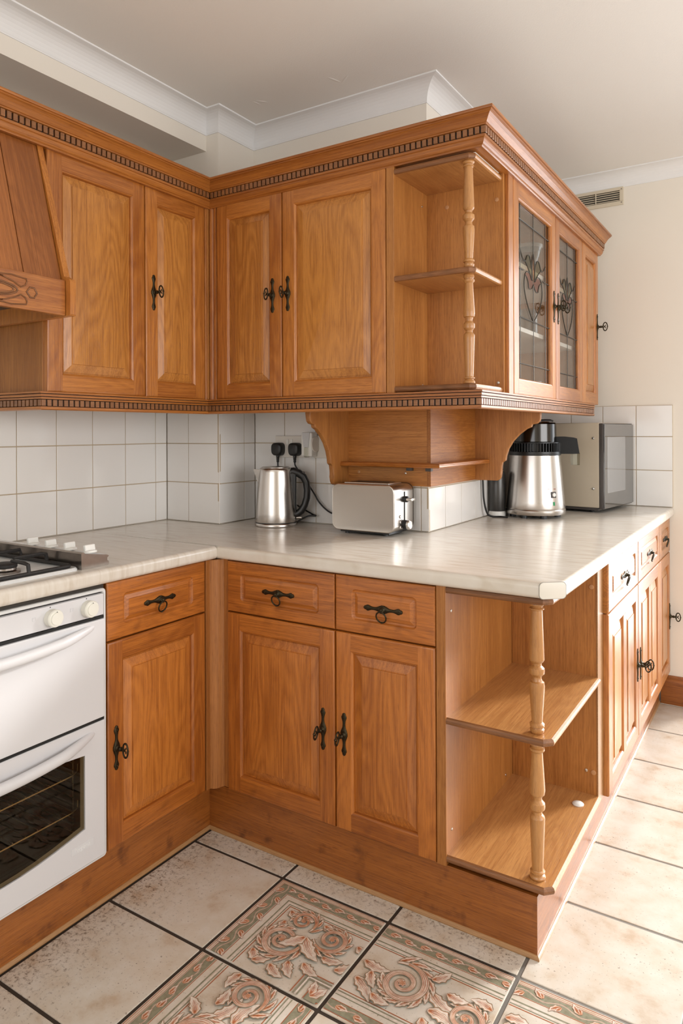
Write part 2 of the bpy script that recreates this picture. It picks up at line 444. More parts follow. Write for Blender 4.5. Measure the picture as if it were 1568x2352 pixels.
# end wall with the opening of a patio door, right wall and back wall with window openings
wall_back = wall('wall_back', [(XR, 1.21, YF, YF+.15, 0, ZC), (2.60, XE, YF, YF+.15, 0, ZC), (1.21, 2.60, YF, YF+.15, 2.14, ZC)])
wall_right = wall('wall_right', [(XE, XE+.15, YB, -1.7, 0, ZC), (XE, XE+.15, .9, YF+.15, 0, ZC), (XE, XE+.15, -1.7, .9, 0, .7), (XE, XE+.15, -1.7, .9, 2.2, ZC)])
wall_front = wall('wall_front', [(XL, -.3, YB-.15, YB, 0, ZC), (2.1, XE, YB-.15, YB, 0, ZC), (-.3, 2.1, YB-.15, YB, 0, .75), (-.3, 2.1, YB-.15, YB, 2.25, ZC)])
ceiling = struct(MB().box(XL-.15, XE+.15, YB-.15, YF+.15, ZC, ZC+.1).build('ceiling', M['ceiling'], smooth=False))
beam = struct(MB().box(XL, -.40, YB, BXF, 2.375, ZC).build('trim_1', M['wall'], smooth=False))
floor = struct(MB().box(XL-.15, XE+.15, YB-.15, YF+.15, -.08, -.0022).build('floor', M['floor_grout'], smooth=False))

def extrude_run(prof, x0, x1, m0=0, m1=0, mi=None):
    """profile (p outward, z) swept along local x, mitred by p at each end; local -y is outward"""
    mb = MB(); n = len(prof)
    v = [(x0+m0*p, -p, z) for p, z in prof]+[(x1+m1*p, -p, z) for p, z in prof]
    for i in range(n):
        j = (i+1) % n
        mb.add([v[i], v[j], v[n+j], v[n+i]], [(0,1,2,3)], (mi[i] if mi else 0))
    mb.add([v[i] for i in range(n)], [tuple(range(n))], 0)
    mb.add([v[n+i] for i in range(n)], [tuple(range(n-1, -1, -1))], 0)
    return mb

# coving: concave quarter profile with a small lip along the ceiling
cp = [(-.004, ZC+.002), (-.004, ZC-.070), (.003, ZC-.070), (.003, ZC-.066)]
for k in range(9):
    a = R(90*k/8); cp.append((.004+.058*(1-math.cos(a)), ZC-.006-.058*(1-math.sin(a)) ))
cp += [(.064, ZC-.006), (.070, ZC-.005), (.070, ZC+.002)]
def coving(name, plane, x0, x1, m0, m1, rz):
    o = extrude_run(cp, x0, x1, m0, m1).build(name, M['coving'], angle=25)
    if rz == 0: o.location = (0, plane, 0)
    else: o.location = (plane, 0, 0); o.rotation_euler = (0, 0, R(90))
    return struct(o)
coving('trim_2', -.40, YB, BXF, 0, -1, 90)
coving('trim_3', BXF, -.40, BXS, 1, 1, 0)
coving('trim_4', BXS, BXF, YM, -1, -1, 90)
coving('trim_5', YM, BXS, XR, 1, 1, 0)
coving('trim_6', XR, YM, YF, -1, -1, 90)
coving('trim_7', YF, XR, XE, 1, 0, 0)

# skirting board on the end wall
sk = [(0, 0), (.018, 0), (.018, .10), (.015, .112), (.010, .12), (.008, .128), (0, .13)]
o = extrude_run(sk, 1.03, 1.21).build('baseboard_back', M['plinth']); o.location = (0, YF, 0); struct(o)

# window and door frames in the openings out of view (daylight comes in here)
def frame(name, boxes):
    mb = MB()
    for b in boxes: mb.bbox(*b, r=.004)
    return struct(mb.build(name, M['white_plastic']))
frame('door_1', [(1.21,1.26,YF+.04,YF+.10,0,2.14),(2.55,2.60,YF+.04,YF+.10,0,2.14),(1.26,2.55,YF+.04,YF+.10,2.09,2.14),(1.26,2.55,YF+.04,YF+.10,0,.05)])
frame('window_1', [(XE+.04,XE+.1,-1.7,-1.64,.7,2.2),(XE+.04,XE+.1,.84,.9,.7,2.2),(XE+.04,XE+.1,-.43,-.37,.7,2.2),(XE+.04,XE+.1,-1.64,.84,.7,.76),(XE+.04,XE+.1,-1.64,.84,2.14,2.2)])
frame('window_2', [(-.3,-.24,YB-.1,YB-.04,.75,2.25),(2.04,2.1,YB-.1,YB-.04,.75,2.25),(.87,.93,YB-.1,YB-.04,.75,2.25),(-.24,2.04,YB-.1,YB-.04,.75,.81),(-.24,2.04,YB-.1,YB-.04,2.19,2.25)])

# ------------------------------------------------------------------ wall tiles
_tc = {}
def tile_mesh(w, h):
    k = (round(w, 3), round(h, 3))
    if k not in _tc:
        _tc[k] = MB().bbox(-w/2, w/2, -.008, .0, -h/2, h/2, r=.0016, seg=2).mesh('wall_tile', M['tile'])
    return _tc[k]
rng = random.Random(4)
def tile_grid(parent, plane, us, zs, axis, inward, skip=lambda u, z: False):
    """axis 'x': wall faces -y (u = x); axis 'y': wall faces +x (u = y). Each tile is its own piece."""
    for i in range(len(us)-1):
        for j in range(len(zs)-1):
            u, z = (us[i]+us[i+1])/2, (zs[j]+zs[j+1])/2
            if skip(u, z): continue
            w, h = us[i+1]-us[i]-.003, zs[j+1]-zs[j]-.003
            if w < .006: continue
            o = put('tile', tile_mesh(w, h), parent)
            if axis == 'x':
                o.location = (u, plane, z); o.rotation_euler = (R(rng.uniform(-.25,.25)), 0, R(rng.uniform(-.25,.25)))
            else:
                o.location = (plane, u, z); o.rotation_euler = (R(rng.uniform(-.25,.25)), 0, R(90+rng.uniform(-.25,.25)))
    g = MB()
    if axis == 'x': g.box(us[0], us[-1], plane-.0058, plane, zs[0], zs[-1])
    else: g.box(plane, plane+.0058, us[0], us[-1], zs[0], zs[-1])
    g.build('grout', M['grout'], parent, smooth=False)
ZR = [.9115, 1.067, 1.223, 1.379]
tile_grid(wall_left, XL, [-1.18,-1.032,-.882,-.732,-.582,-.432,-.282,-.132,.019,.170,.322,BXF-.008], ZR, 'y', 1)
tile_grid(wall_boxing, BXF, [XL+.008,-.495,BXS+.008], ZR, 'x', 1)
tile_grid(wall_boxing, BXS, [BXF-.008,.533,YM-.008], ZR, 'y', 1)
tile_grid(wall_middle, YM, [BXS+.008,-.177,-.026,.125,.277,.428,XR+.008], ZR, 'x', 1)
tile_grid(wall_middle, XR, [YM-.008,.743,.895,1.042,1.19,1.34,1.49,1.64,1.79,YF-.008], ZR, 'y', 1)
tile_grid(wall_back, YF, [XR+.008,.472,.622,.773,.924,1.083], [.9115,1.081,1.239,1.386], 'x', 1)

MB().bbox(BXS+.0045, BXS+.0078, BXF-.0078, BXF-.0045, ZR[0], ZR[-1], r=.001, seg=1).build('corner_bead', M['tile'], wall_boxing)
MB().bbox(XR+.0045, XR+.0078, YM-.0078, YM-.0045, ZR[0], 1.072, r=.001, seg=1).build('corner_bead', M['tile'], wall_middle)
# old paint blisters on the ceiling
for x, y, ln, wd, an in ((-.125,.40,.026,.005,50),(-.15,.40,.02,.004,80),(.225,.425,.032,.005,-35),(.19,.41,.03,.006,70)):
    b = MB().loops([[(ln*math.cos(2*PI*k/16)*q, wd*math.sin(2*PI*k/16)*q, h) for k in range(16)] for q, h in ((1,0),(.75,-.0006),(.4,-.0010),(.05,-.0011))])
    b.build('paint_blister', M['ceiling'], ceiling, (x, y, ZC), (0, 0, R(an)), angle=60)

# ------------------------------------------------------------------ floor tiles
GX = [-.026+.342*k for k in range(-1, 13)]; GX = [x for x in GX if x < XE]+[XE]
GY = [-.070+.3255*k for k in range(-13, 8)]; GY = [YB]+[y for y in GY if YB+.05 < y < YF-.02]+[YF]
_fc = {}
def floor_tile_mesh(w, h):
    k = (round(w, 3), round(h, 3))
    if k not in _fc:
        _fc[k] = MB().bbox(-w/2, w/2, -h/2, h/2, -.012, 0, r=.0022, seg=2).mesh('floor_tile', M['floor_tile'])
    return _fc[k]
DECOR = {}
for i in range(len(GX)-1):
    for j in range(len(GY)-1):
        x0, x1, y0, y1 = GX[i], GX[i+1], GY[j], GY[j+1]
        if x1 < 0: continue
        if y0 > .0 and x1 < 1.01: continue
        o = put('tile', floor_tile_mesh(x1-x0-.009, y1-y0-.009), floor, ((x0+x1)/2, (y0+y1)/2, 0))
        o.rotation_euler = (R(rng.uniform(-.06,.06)), R(rng.uniform(-.06,.06)), 0)
        DECOR[(round(x0, 2), round(y0, 2))] = o
# the first column is cut where it meets the plinth: no tile runs under the left units

# printed scroll ornament of the patterned tiles
C_CREAM, C_LIGHT = (.60,.50,.41), (.72,.63,.54)
C_TERRA, C_PEACH, C_OLIVE, C_DARK = (.40,.135,.060), (.62,.345,.21), (.27,.26,.18), (.16,.085,.05)
class Print:
    def __init__(s, w, h): s.mb = MB(); s.z = .00012; s.w = w; s.h = h; s.clip = None
    def poly(s, pts, col, dz=8e-6):
        # clip to the tile face
        def clip(ps, f, inter):
            out = []
            for a, b in zip(ps, ps[1:]+ps[:1]):
                ia, ib = f(a), f(b)
                if ia: out.append(a)
                if ia != ib: out.append(inter(a, b))
            return out
        W, H = s.w/2-.003, s.h/2-.003
        for ax, lim, sg in ((0,W,1),(0,-W,-1),(1,H,1),(1,-H,-1)):
            if not pts: return
            f = lambda p: p[ax]*sg <= lim*sg+1e-9
            def inter(a, b):
                t = (lim-a[ax])/(b[ax]-a[ax]); return (a[0]+(b[0]-a[0])*t, a[1]+(b[1]-a[1])*t)
            pts = clip(list(pts), f, inter)
        if len(pts) < 3: return
        s.z += dz
        s.mb.add([(x, y, s.z) for x, y in pts], [tuple(range(len(pts)))], 0, col)
    def strip(s, pts, wid, col):
        # ribbon as quads
        n = len(pts)
        L, Rr = [], []
        for i, p in enumerate(pts):
            a, b = pts[max(i-1, 0)], pts[min(i+1, n-1)]
            dx, dy = b[0]-a[0], b[1]-a[1]; d = math.hypot(dx, dy) or 1
            w = (wid[i] if isinstance(wid, list) else wid)/2
            L.append((p[0]-dy/d*w, p[1]+dx/d*w)); Rr.append((p[0]+dy/d*w, p[1]-dx/d*w))
        z = s.z
        for i in range(n-1):
            s.z = z; s.poly([L[i], L[i+1], Rr[i+1], Rr[i]], col)
        s.z = z+8e-6
    def leaf(s, p, ang, ln, wd, bend=.5, lobes=4, shadow=True):
        n = 22; cl = []
        for k in range(n+1):
            t = k/n; a = ang+bend*t*t
            cl.append((p[0]+ln*t*math.cos(ang+bend*t*.6), p[1]+ln*t*math.sin(ang+bend*t*.6)))
        def outline(sc, extra=0):
            L, Rr = [], []
            for k, c in enumerate(cl):
                t = k/n
                w = wd*(math.sin(PI*min(1, t**.75))**.8 if 0 < t < 1 else 0)*sc*(1-.30*abs(math.sin(lobes*PI*t)))+extra
                a, b = cl[max(k-1, 0)], cl[min(k+1, n)]
                dx, dy = b[0]-a[0], b[1]-a[1]; d = math.hypot(dx, dy) or 1
                L.append((c[0]-dy/d*w, c[1]+dx/d*w)); Rr.append((c[0]+dy/d*w, c[1]-dx/d*w))
            return L, Rr
        def fill(sc, col, extra=0):
            L, Rr = outline(sc, extra); z = s.z
            for k in range(n):
                s.z = z; s.poly([L[k], L[k+1], Rr[k+1], Rr[k]], col)
            s.z = z+8e-6
        if shadow: fill(1.12, C_OLIVE, .0013)
        fill(1.03, C_TERRA, .0005); fill(.97, C_LIGHT)
        L, Rr = outline(.62)
        for sd in (L, Rr):
            for q in (.35, .8):
                pts = [(c[0]+(e[0]-c[0])*q, c[1]+(e[1]-c[1])*q) for c, e in list(zip(cl, sd))[1:int(n*.78)]]
                s.strip(pts, [.0024*(1-k/len(pts))+.0003 for k in range(len(pts))], C_TERRA if q < .5 else C_PEACH)
        s.strip(cl[:int(n*.85)], .0012, C_TERRA)
    def scroll(s, cx, cy, Rd, a0, d, turns=1.35, leaves=7):
        turns = turns*1.5; n = 96; pts = []; wid = []
        for k in range(n+1):
            t = k/n; a = a0+d*2*PI*turns*t; r = Rd*(1-.90*t**.80)
            pts.append((cx+r*math.cos(a), cy+r*math.sin(a))); wid.append(Rd*(.25-.17*t)*min(1, .25+t*6))
        for k in range(leaves):
            t = .40*k/leaves; i = int(t*n); p = pts[i]
            a = a0+d*2*PI*turns*t
            s.leaf(p, a+d*(1.25-.25*(k % 2)), Rd*(.95-.9*t), Rd*.135, d*(.9 if k % 2 else .3), 5)
        s.strip(pts, [w+.0045 for w in wid], C_OLIVE); s.strip(pts, [w+.0018 for w in wid], C_TERRA); s.strip(pts, wid, C_LIGHT)
        for q in (-.36, -.2, -.05, .12, .32):
            off = []
            for i, p in enumerate(pts):
                dx, dy = p[0]-cx, p[1]-cy; r = math.hypot(dx, dy) or 1
                off.append((p[0]+dx/r*wid[i]*q, p[1]+dy/r*wid[i]*q))
            s.strip(off[3:-4], [(.0017*abs(math.sin(i*.23+q*9))+.0002)*(1-.5*i/n) for i in range(len(off)-7)], C_TERRA if q in (-.36, -.05, .32) else C_PEACH)
        for k in range(6): s.leaf((cx, cy), 2*PI*k/6+.4, Rd*.17, Rd*.05, .9*d, 2, False)
    def band(s, fn, t0, t1, col, u0=-1, u1=2):
        # stripe parallel to the tile edge in (u,t) tile units, via fn
        s.poly([fn(u0, t0), fn(u1, t0), fn(u1, t1), fn(u0, t1)], col)
    def vine(s, fn, t0, t1, u0, u1, count, sc):
        s.band(fn, t0, t1, C_OLIVE, u0, u1)
        tm = (t0+t1)/2
        pts = [fn(u0+(u1-u0)*k/60, tm+(t1-t0)*.22*math.sin(k/60*count*PI)) for k in range(61)]
        s.strip(pts, .0026, C_LIGHT); s.strip(pts, .0010, C_TERRA)
        for k in range(count):
            u = u0+(u1-u0)*(k+.5)/count; sg = 1 if k % 2 else -1
            p = fn(u, tm+sg*(t1-t0)*.05); q = fn(u+.05, tm+sg*(t1-t0)*.30)
            a = math.atan2(q[1]-p[1], q[0]-p[0])
            s.leaf(p, a, sc*.095, sc*.022, .7*sg, 3, False); s.leaf(p, a+.9*sg, sc*.06, sc*.016, -.5*sg, 2, False)
OUTER = [(.010,.016,C_TERRA),(.026,.032,C_PEACH),(.042,.046,C_TERRA),(.146,.152,C_TERRA),(.20,.212,C_OLIVE),(.222,.234,C_LIGHT),(.238,.246,C_OLIVE),(.256,.264,C_TERRA)]
INNER = [(.765,.773,C_TERRA),(.786,.796,C_OLIVE),(.802,.815,C_LIGHT),(.820,.828,C_OLIVE),(.872,.878,C_TERRA),(.975,.981,C_TERRA)]
def decor_edge(w, h, seed, flip=1):
    p = Print(w, h)
    fn = lambda u, t: (flip*(-w/2+u*w), h/2-t*h)
    for t0, t1, c in OUTER+INNER: p.band(fn, t0, t1, c, 0, 1)
    p.vine(fn, .05, .142, 0, 1, 8, w); p.vine(fn, .882, .972, 0, 1, 7, w)
    a = fn(.36, .50); b = fn(.84, .56)
    p.leaf(fn(.03, .44), flip*0+(-.5 if flip > 0 else PI+.5), .07, .016, flip*.8)
    p.leaf(fn(.05, .62), -.3 if flip > 0 else PI+.3, .08, .018, -flip*.6)
    p.leaf(fn(.56, .45), -.9 if flip > 0 else PI+.9, .085, .017, flip*.9)
    p.leaf(fn(.60, .62), .3 if flip > 0 else PI-.3, .075, .018, -flip*.9)
    p.scroll(a[0], a[1], .064, 2.2 if flip > 0 else PI-2.2, -flip, 1.4, 11)
    p.scroll(b[0], b[1], .052, -2.4 if flip > 0 else PI+2.4, flip, 1.3, 9)
    for u, t, an in ((.52,.36,.5),(.60,.70,-1.2),(.66,.42,-.4),(.97,.40,2.6),(.22,.70,-.6),(.13,.52,-1.4)):
        q = fn(u, t); p.leaf(q, an if flip > 0 else PI-an, .052, .014, flip*.7)
    return p.mb
def decor_corner(w, h):
    p = Print(w, h)
    fx = lambda u, t: (-w/2+u*w, h/2-t*h); fy = lambda u, t: (-w/2+t*w, h/2-u*h)
    for t0, t1, c in OUTER:
        p.band(fx, t0, t1, c, t0, 1); p.band(fy, t0, t1, c, t0, 1)
    p.vine(fx, .05, .142, .05, 1, 8, w); p.vine(fy, .05, .142, .05, 1, 8, w)
    for t0, t1, c in INNER:
        p.band(fx, t0, t1, c, t0, 1); p.band(fy, t0, t1, c, t0, 1)
    p.band(fx, .882, .972, C_OLIVE, .882, 1); p.band(fy, .882, .972, C_OLIVE, .882, 1)
    p.leaf(fx(.90,.95), .6, .045, .013, .6, 3, False); p.leaf(fx(.90,.94), 2.2-PI*.2, .04, .012, .4, 3, False)
    for u, t, an in ((.30,.30,-.75),(.33,.42,-1.6),(.42,.31,.0),(.62,.30,-.5),(.28,.60,-1.2),(.30,.80,-1.0),(.70,.72,-.75),(.60,.76,-1.3),(.78,.60,-.2),(.92,.66,.4),(.95,.36,-.7),(.36,.90,.4),(.50,.86,-.8)):
        p.leaf(fx(u, t), an, .055, .015, .7)
    a = fx(.43,.62); b = fx(.76,.42); c = fx(.46,.36)
    p.scroll(c[0], c[1], .040, -.6, 1, 1.1, 7)
    p.scroll(a[0], a[1], .058, .5, -1, 1.4, 10)
    p.scroll(b[0], b[1], .047, 3.6, 1, 1.35, 9)
    p.leaf(fx(.57,.50), -1.0, .09, .02, .6); p.leaf(fx(.57,.50), -1.9, .07, .018, -.6)
    return p.mb
TW, TH = .342-.009, .3255-.009
y1r, y2r = round(-.070-.3255, 2), round(-.070-.651, 2)
def tile_print(key, mb, rz=0):
    t = DECOR.get(key)
    if t:
        o = mb.build('printed_scrollwork', M['print'], t, (0, 0, 0), (0, 0, rz), smooth=False, fix=False)
        o['label'] = 'terracotta and olive acanthus scroll print'
tile_print((.32, y1r), decor_corner(TW, TH))
tile_print((.66, y1r), decor_edge(TW, TH, 1))
tile_print((1.0, y1r), decor_edge(TW, TH, 1, -1))
tile_print((.32, y2r), decor_edge(TH, TW, 1), PI/2)

# ------------------------------------------------------------------ cabinet parts (local frame: x right, -y out of the front, z up)
FRONT = [(0,.020),(0,.0045),(.0012,.0018),(.0035,.0004),(.0062,0)]          # rounded outer edge (inset, depth)
STW = .050
INNERP = [(STW,0),(STW+.0006,.0012),(STW+.003,.0020),(STW+.0055,.0045),(STW+.0066,.0080),(STW+.007,.0135)]
def strip_part(w, h, side, prof, butt):
    """one member of a door frame; left/right members run the full height, top/bottom butt between them"""
    mb = MB()
    def P(a, u, d):
        return {'l': (a, d, u), 'r': (w-a, d, u), 'b': (u, d, a), 't': (u, d, h-a)}[side]
    ln = h if side in 'lr' else w
    def ends(a):
        if side in 'lr': e = a if a <= .0062 else (.0062 if a <= STW else a)
        else: e = STW if a <= STW else a
        return e, ln-e
    for (a0, d0), (a1, d1) in zip(prof, prof[1:]):
        e0, f0 = ends(a0); e1, f1 = ends(a1)
        mb.add([P(a0,e0,d0), P(a0,f0,d0), P(a1,f1,d1), P(a1,e1,d1)], [(0,1,2,3)])
    if side in 'lr':                                   # rounded ends of the stile
        for top in (0, 1):
            for (a0, d0), (a1, d1) in zip(FRONT, FRONT[1:]):
                z0, z1 = (h-a0, h-a1) if top else (a0, a1)
                if side == 'l': q = [(a0,d0,z0),(STW,d0,z0),(STW,d1,z1),(a1,d1,z1)]
                else: q = [(w-a0,d0,z0),(w-STW,d0,z0),(w-STW,d1,z1),(w-a1,d1,z1)]
                q = [(x, y, z) for x, y, z in q]
                mb.add(q, [(0,1,2,3)])
    return mb
def merge(*mbs):
    o = MB()
    for m in mbs: o.add(m.v, m.f)
    return o
def nested(x0, x1, z0, z1, prof, r=None, back=None):
    """nested (rounded) rectangles: prof = [(inset, depth, radius)]"""
    mb = MB(); lp = []
    for t in prof:
        a, d = t[0], t[1]; rr = t[2] if len(t) > 2 else 0
        lp.append([(x, d, z) for x, z in rrect(x0+a, x1-a, z0+a, z1-a, rr)])
    mb.loops(lp, cap0=True, cap1=True)
    return mb
RAISED = [(0,.0140),(0,.0118),(.0040,.0118),(.0050,.0105),(.0270,.0034),(.0300,.0032),(.0308,.0008),(.033,.0004)]
_plate = {}
def plate_mesh(name, horiz):
    if horiz in _plate: return _plate[horiz]
    # half-width along the length (mm): lobed ends, slim waists, wide middle
    prof = [(-60,.5),(-58.5,3),(-55.5,4.6),(-52.5,4.4),(-50.5,6.4),(-46,6.8),(-41,5.2),(-35,3.6),(-28,3.2),(-21,3.7),(-15,5.4),(-10,7.4),(-7,7.8),(-5.2,9.0),(-2,9.2)]
    prof = prof+[(2,9.2)]+[(-a, b) for a, b in prof[::-1][1:]]
    mb = MB(); rows = []
    for a, b in prof:
        t = a/60; crown = .0030+.0016*(1-abs(t))+(.0012 if abs(a) < 12 else 0)
        row = []
        for q, hgt in ((-1,.0),(-1,.5),(-.72,.85),(0,1),(.72,.85),(1,.5),(1,0)):
            x, z = q*b*1.22/1000, a/1000
            if horiz: x, z = z, x
            row.append((x, -crown*hgt, z))
        rows.append(row)
    n = 7
    v = [p for r_ in rows for p in r_]; f = []
    for i in range(len(rows)-1):
        for k in range(n-1): f.append((i*n+k, i*n+k+1, (i+1)*n+k+1, (i+1)*n+k))
    mb.add(v, f)
    for s_ in (-48, 48):                                # fixing pins
        c = (0, -.0035, s_/1000) if not horiz else (s_/1000, -.0035, 0)
        mb.lathe([(.0022,0),(.0020,-.001),(.0008,-.0016)], 10, c, axis='y')
    _plate[horiz] = mb.mesh(name, M['iron'], angle=50)
    return _plate[horiz]
_key = []
def key_mesh():
    if _key: return _key[0]
    mb = MB()
    mb.lathe([(.0075,-.003),(.0075,-.006),(.0055,-.0075),(.0042,-.009),(.0042,-.014),(.0055,-.016),(.0042,-.018),(.0036,-.024)], 14, axis='y')
    def ell(cy, cz, ry, rz, a0, a1, n=18):
        return [(0, cy+ry*math.cos(R(a0+(a1-a0)*k/n)), cz+rz*math.sin(R(a0+(a1-a0)*k/n))) for k in range(n+1)]
    mb.tube(ell(-.033, 0, .0088, .0165, 0, 360, 32)[:-1], .0021, 8, closed=True)
    mb.tube(ell(-.0305, .0062, .0042, .0050, 20, -190), .0015, 7)
    mb.tube(ell(-.0305, -.0062, .0042, .0050, -20, 190), .0015, 7)
    mb.lathe([(.0001,-.0032),(.0028,-.0015),(.0030,.0015),(.0001,.0032)], 8, (0,-.042,0), axis='y')
    _key.append(mb.mesh('key', M['iron'], angle=60)); return _key[0]
_ring = []
def ring_meshes():
    if _ring: return _ring
    b = MB().lathe([(.0085,-.002),(.0085,-.005),(.006,-.008),(.0035,-.013),(.0045,-.015),(.0001,-.018)], 14, axis='y')
    b.tube([(-.006,-.010,.002),(-.004,-.013,-.004),(0,-.0135,-.006),(.004,-.013,-.004),(.006,-.010,.002)], .0022, 8)
    r = MB().tube([(.0150*math.cos(2*PI*k/28), -.0115-.004*math.sin(2*PI*k/28), -.0185+.0150*math.sin(2*PI*k/28)) for k in range(28)], .0022, 8, closed=True)
    r.lathe([(.0001,-.003),(.003,-.0015),(.003,.0015),(.0001,.004)], 8, (0,-.008,-.034), axis='z')
    _ring.extend([b.mesh('handle_boss', M['iron']), r.mesh('handle_ring', M['iron'])]); return _ring
def add_key(door, x, z, tilt=0):
    put('handle_plate', plate_mesh('handle_plate', False), door, (x, 0, z))
    put('key', key_mesh(), door, (x, 0, z), (0, R(tilt), 0)).scale = (1.15, 1.1, 1.15)
def add_ring(front, x, z):
    put('handle_plate', plate_mesh('handle_plate', True), front, (x, 0, z))
    put('handle_boss', ring_meshes()[0], front, (x, 0, z))
    put('handle_ring', ring_meshes()[1], front, (x, 0, z))
FIN = {'v': 'oak_v', 'h': 'oak_h', 'panel': 'oak_panel', 'drawer': 'oak_ph'}
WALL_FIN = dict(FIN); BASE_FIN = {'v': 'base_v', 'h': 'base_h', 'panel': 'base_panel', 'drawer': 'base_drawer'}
def make_door(parent, x, z, w, h, key=None, tilt=0, panels=1, glazed=False, y=-.020, muntin=.045):
    """panelled door; origin at its lower left front corner"""
    full = FRONT+INNERP
    dm = merge(strip_part(w,h,'l',full,0), strip_part(w,h,'r',full,0)); e = STW+.007
    o4 = [(0,.020,0),(w,.020,0),(w,.020,h),(0,.020,h)]; i4 = [(e,.020,e),(w-e,.020,e),(w-e,.020,h-e),(e,.020,h-e)]
    dm.add(o4+i4, [(k,(k+1) % 4,4+(k+1) % 4,4+k) for k in range(4)]); dm.weld = True
    d = dm.build('door', M[FIN['v']], parent, (x, y, z))
    for s in 'tb': strip_part(w,h,s,full,0).build('rail', M[FIN['h']], d)
    a = STW+.0062
    if not glazed:
        if panels == 1:
            nested(a, w-a, a, h-a, RAISED).build('raised_panel', M[FIN['panel']], d, angle=12)
        else:
            mw = muntin; xc = w/2
            mb = MB().prism([(xc-mw/2-.006,.011),(xc-mw/2-.0035,.004),(xc-mw/2,0),(xc+mw/2,0),(xc+mw/2+.0035,.004),(xc+mw/2+.006,.011)], STW+.001, h-STW-.001, axis='z')
            mb.build('muntin', M[FIN['v']], d)
            nested(a, xc-mw/2-.006, a, h-a, RAISED).build('raised_panel', M[FIN['panel']], d, angle=12)
            nested(xc+mw/2+.006, w-a, a, h-a, RAISED).build('raised_panel', M[FIN['panel']], d, angle=12)
    if key: add_key(d, key[0], key[1], tilt)
    return d
def make_drawer(parent, x, z, w, h, ring=True, y=-.020):
    b = .034 if w > .28 else .030
    g = .036; g = min(g, h*.24)
    prof = [(0,.020,0),(0,.0045,0),(.0012,.0018,.001),(.0035,.0004,.002),(.0062,0,.002),
            (g-.0006,0,.013),(g+.0010,.0020,.012),(g+.0030,.0050,.011),(g+.0075,.0060,.007),(g+.0085,.0058,.002),(g+.0190,.0012,.001),(g+.0196,.0001,.001)]
    sx = .018 if w > .3 else .006                      # the routed field stands further from the ends
    mb = MB(); lp = []
    for i, (a, d, r) in enumerate(prof):
        ex = sx if i >= 5 else 0
        lp.append([(px, d, pz) for px, pz in rrect(a+ex, w-a-ex, a, h-a, r)])
    mb.loops(lp)
    d = mb.build('drawer_front', M[FIN['drawer']], parent, (x, y, z), angle=14)
    if ring: add_ring(d, w/2, h/2-.002)
    return d
def carcass(parent, w, dpt, h, mat='veneer_v', z=0, y=0):
    return MB().bbox(0, w, y, dpt, z, z+h, r=.0012, seg=1).build('carcass', M[mat], parent)
DH = .7045                                             # wall door height
ZB, ZT = 1.3875, 2.092
GAP = .0015

# ------------------------------------------------------------------ wall units
def wall_unit(label, loc, rz, w, key=None, tilt=0, dpt=.30, x0=0):
    t = thing('wall_cabinet', label, 'cabinet', loc, rz)
    carcass(t, w, dpt, ZT-ZB)
    make_door(t, GAP, 0, w-2*GAP, DH, key, tilt)
    return t
G = .02
wall_unit('wide oak wall cabinet partly hidden behind the cooker hood', (-.29, -.4095, ZB), 90, .370, None, dpt=.325)
wall_unit('narrow oak wall cabinet on the left wall next to the inside corner', (-.29, -.0394, ZB), 90, .284, (.034, .352), -8, dpt=.325)
wall_unit('narrow oak wall cabinet right of the inside corner, key at its right edge', (-.2276, .278, ZB), 0, .299, (.257, .352), 6, dpt=.32)
wall_unit('wide oak wall cabinet beside the open corner shelves', (.0714, .278, ZB), 0, .4065, (.024, .352), -6, dpt=.32)
# fluted corner post between the two wall runs
t = thing('corner_post', 'slim moulded oak post in the inside corner between the wall cabinets', 'post', (-.27, .258, ZB))
MB().bbox(-.018, .006, -.008, .018, 0, ZT-ZB, r=.003).build('post_body', M['veneer_v'], t)
MB().prism([(.006,.018),(.006,.004),(.012,-.001),(.020,.001),(.024,.006),(.030,.002),(.038,.002),(.0415,.008),(.0415,.018)], 0, ZT-ZB, axis='z').build('post_moulding', M['oak_v'], t)
MB().prism([(-.018,-.013),(-.004,-.013),(.001,-.010),(.002,-.004),(-.001,.000),(-.018,.0)], 0, ZT-ZB, axis='z').build('post_moulding', M['oak_v'], t)

# open corner shelves (upper)
BAL = [(.0150,0),(.0172,.004),(.0178,.014),(.0160,.026),(.0128,.034),(.0125,.040),(.0165,.047),(.0165,.055),(.0135,.059),(.0125,.064),(.0128,.075),
       (.0165,.41),(.0168,.440),(.0150,.453),(.0108,.466),(.0102,.484),(.0135,.494),(.0166,.505),(.0174,.525),(.0166,.546),(.0125,.560),(.0102,.570),
       (.0102,.585),(.0116,.596),(.0120,.602),(.0160,.610),(.0174,.640),(.0170,.670),(.0124,.90),(.0120,.915),(.0140,.920),(.0165,.930),(.0165,.945),(.0130,.952),(.0135,.960),(.0160,.968),(.0155,.985),(.0128,1.0)]
def baluster(parent, x, y, z0, z1, flip=False, sc=1.0):
    h = z1-z0
    p = [(r*sc, z0+t*h) for r, t in BAL] if not flip else [(r*sc, z1-t*h) for r, t in BAL[::-1]]
    return MB().lathe(p, 26).build('baluster', M['turned'], parent, (x, y, 0), angle=25)
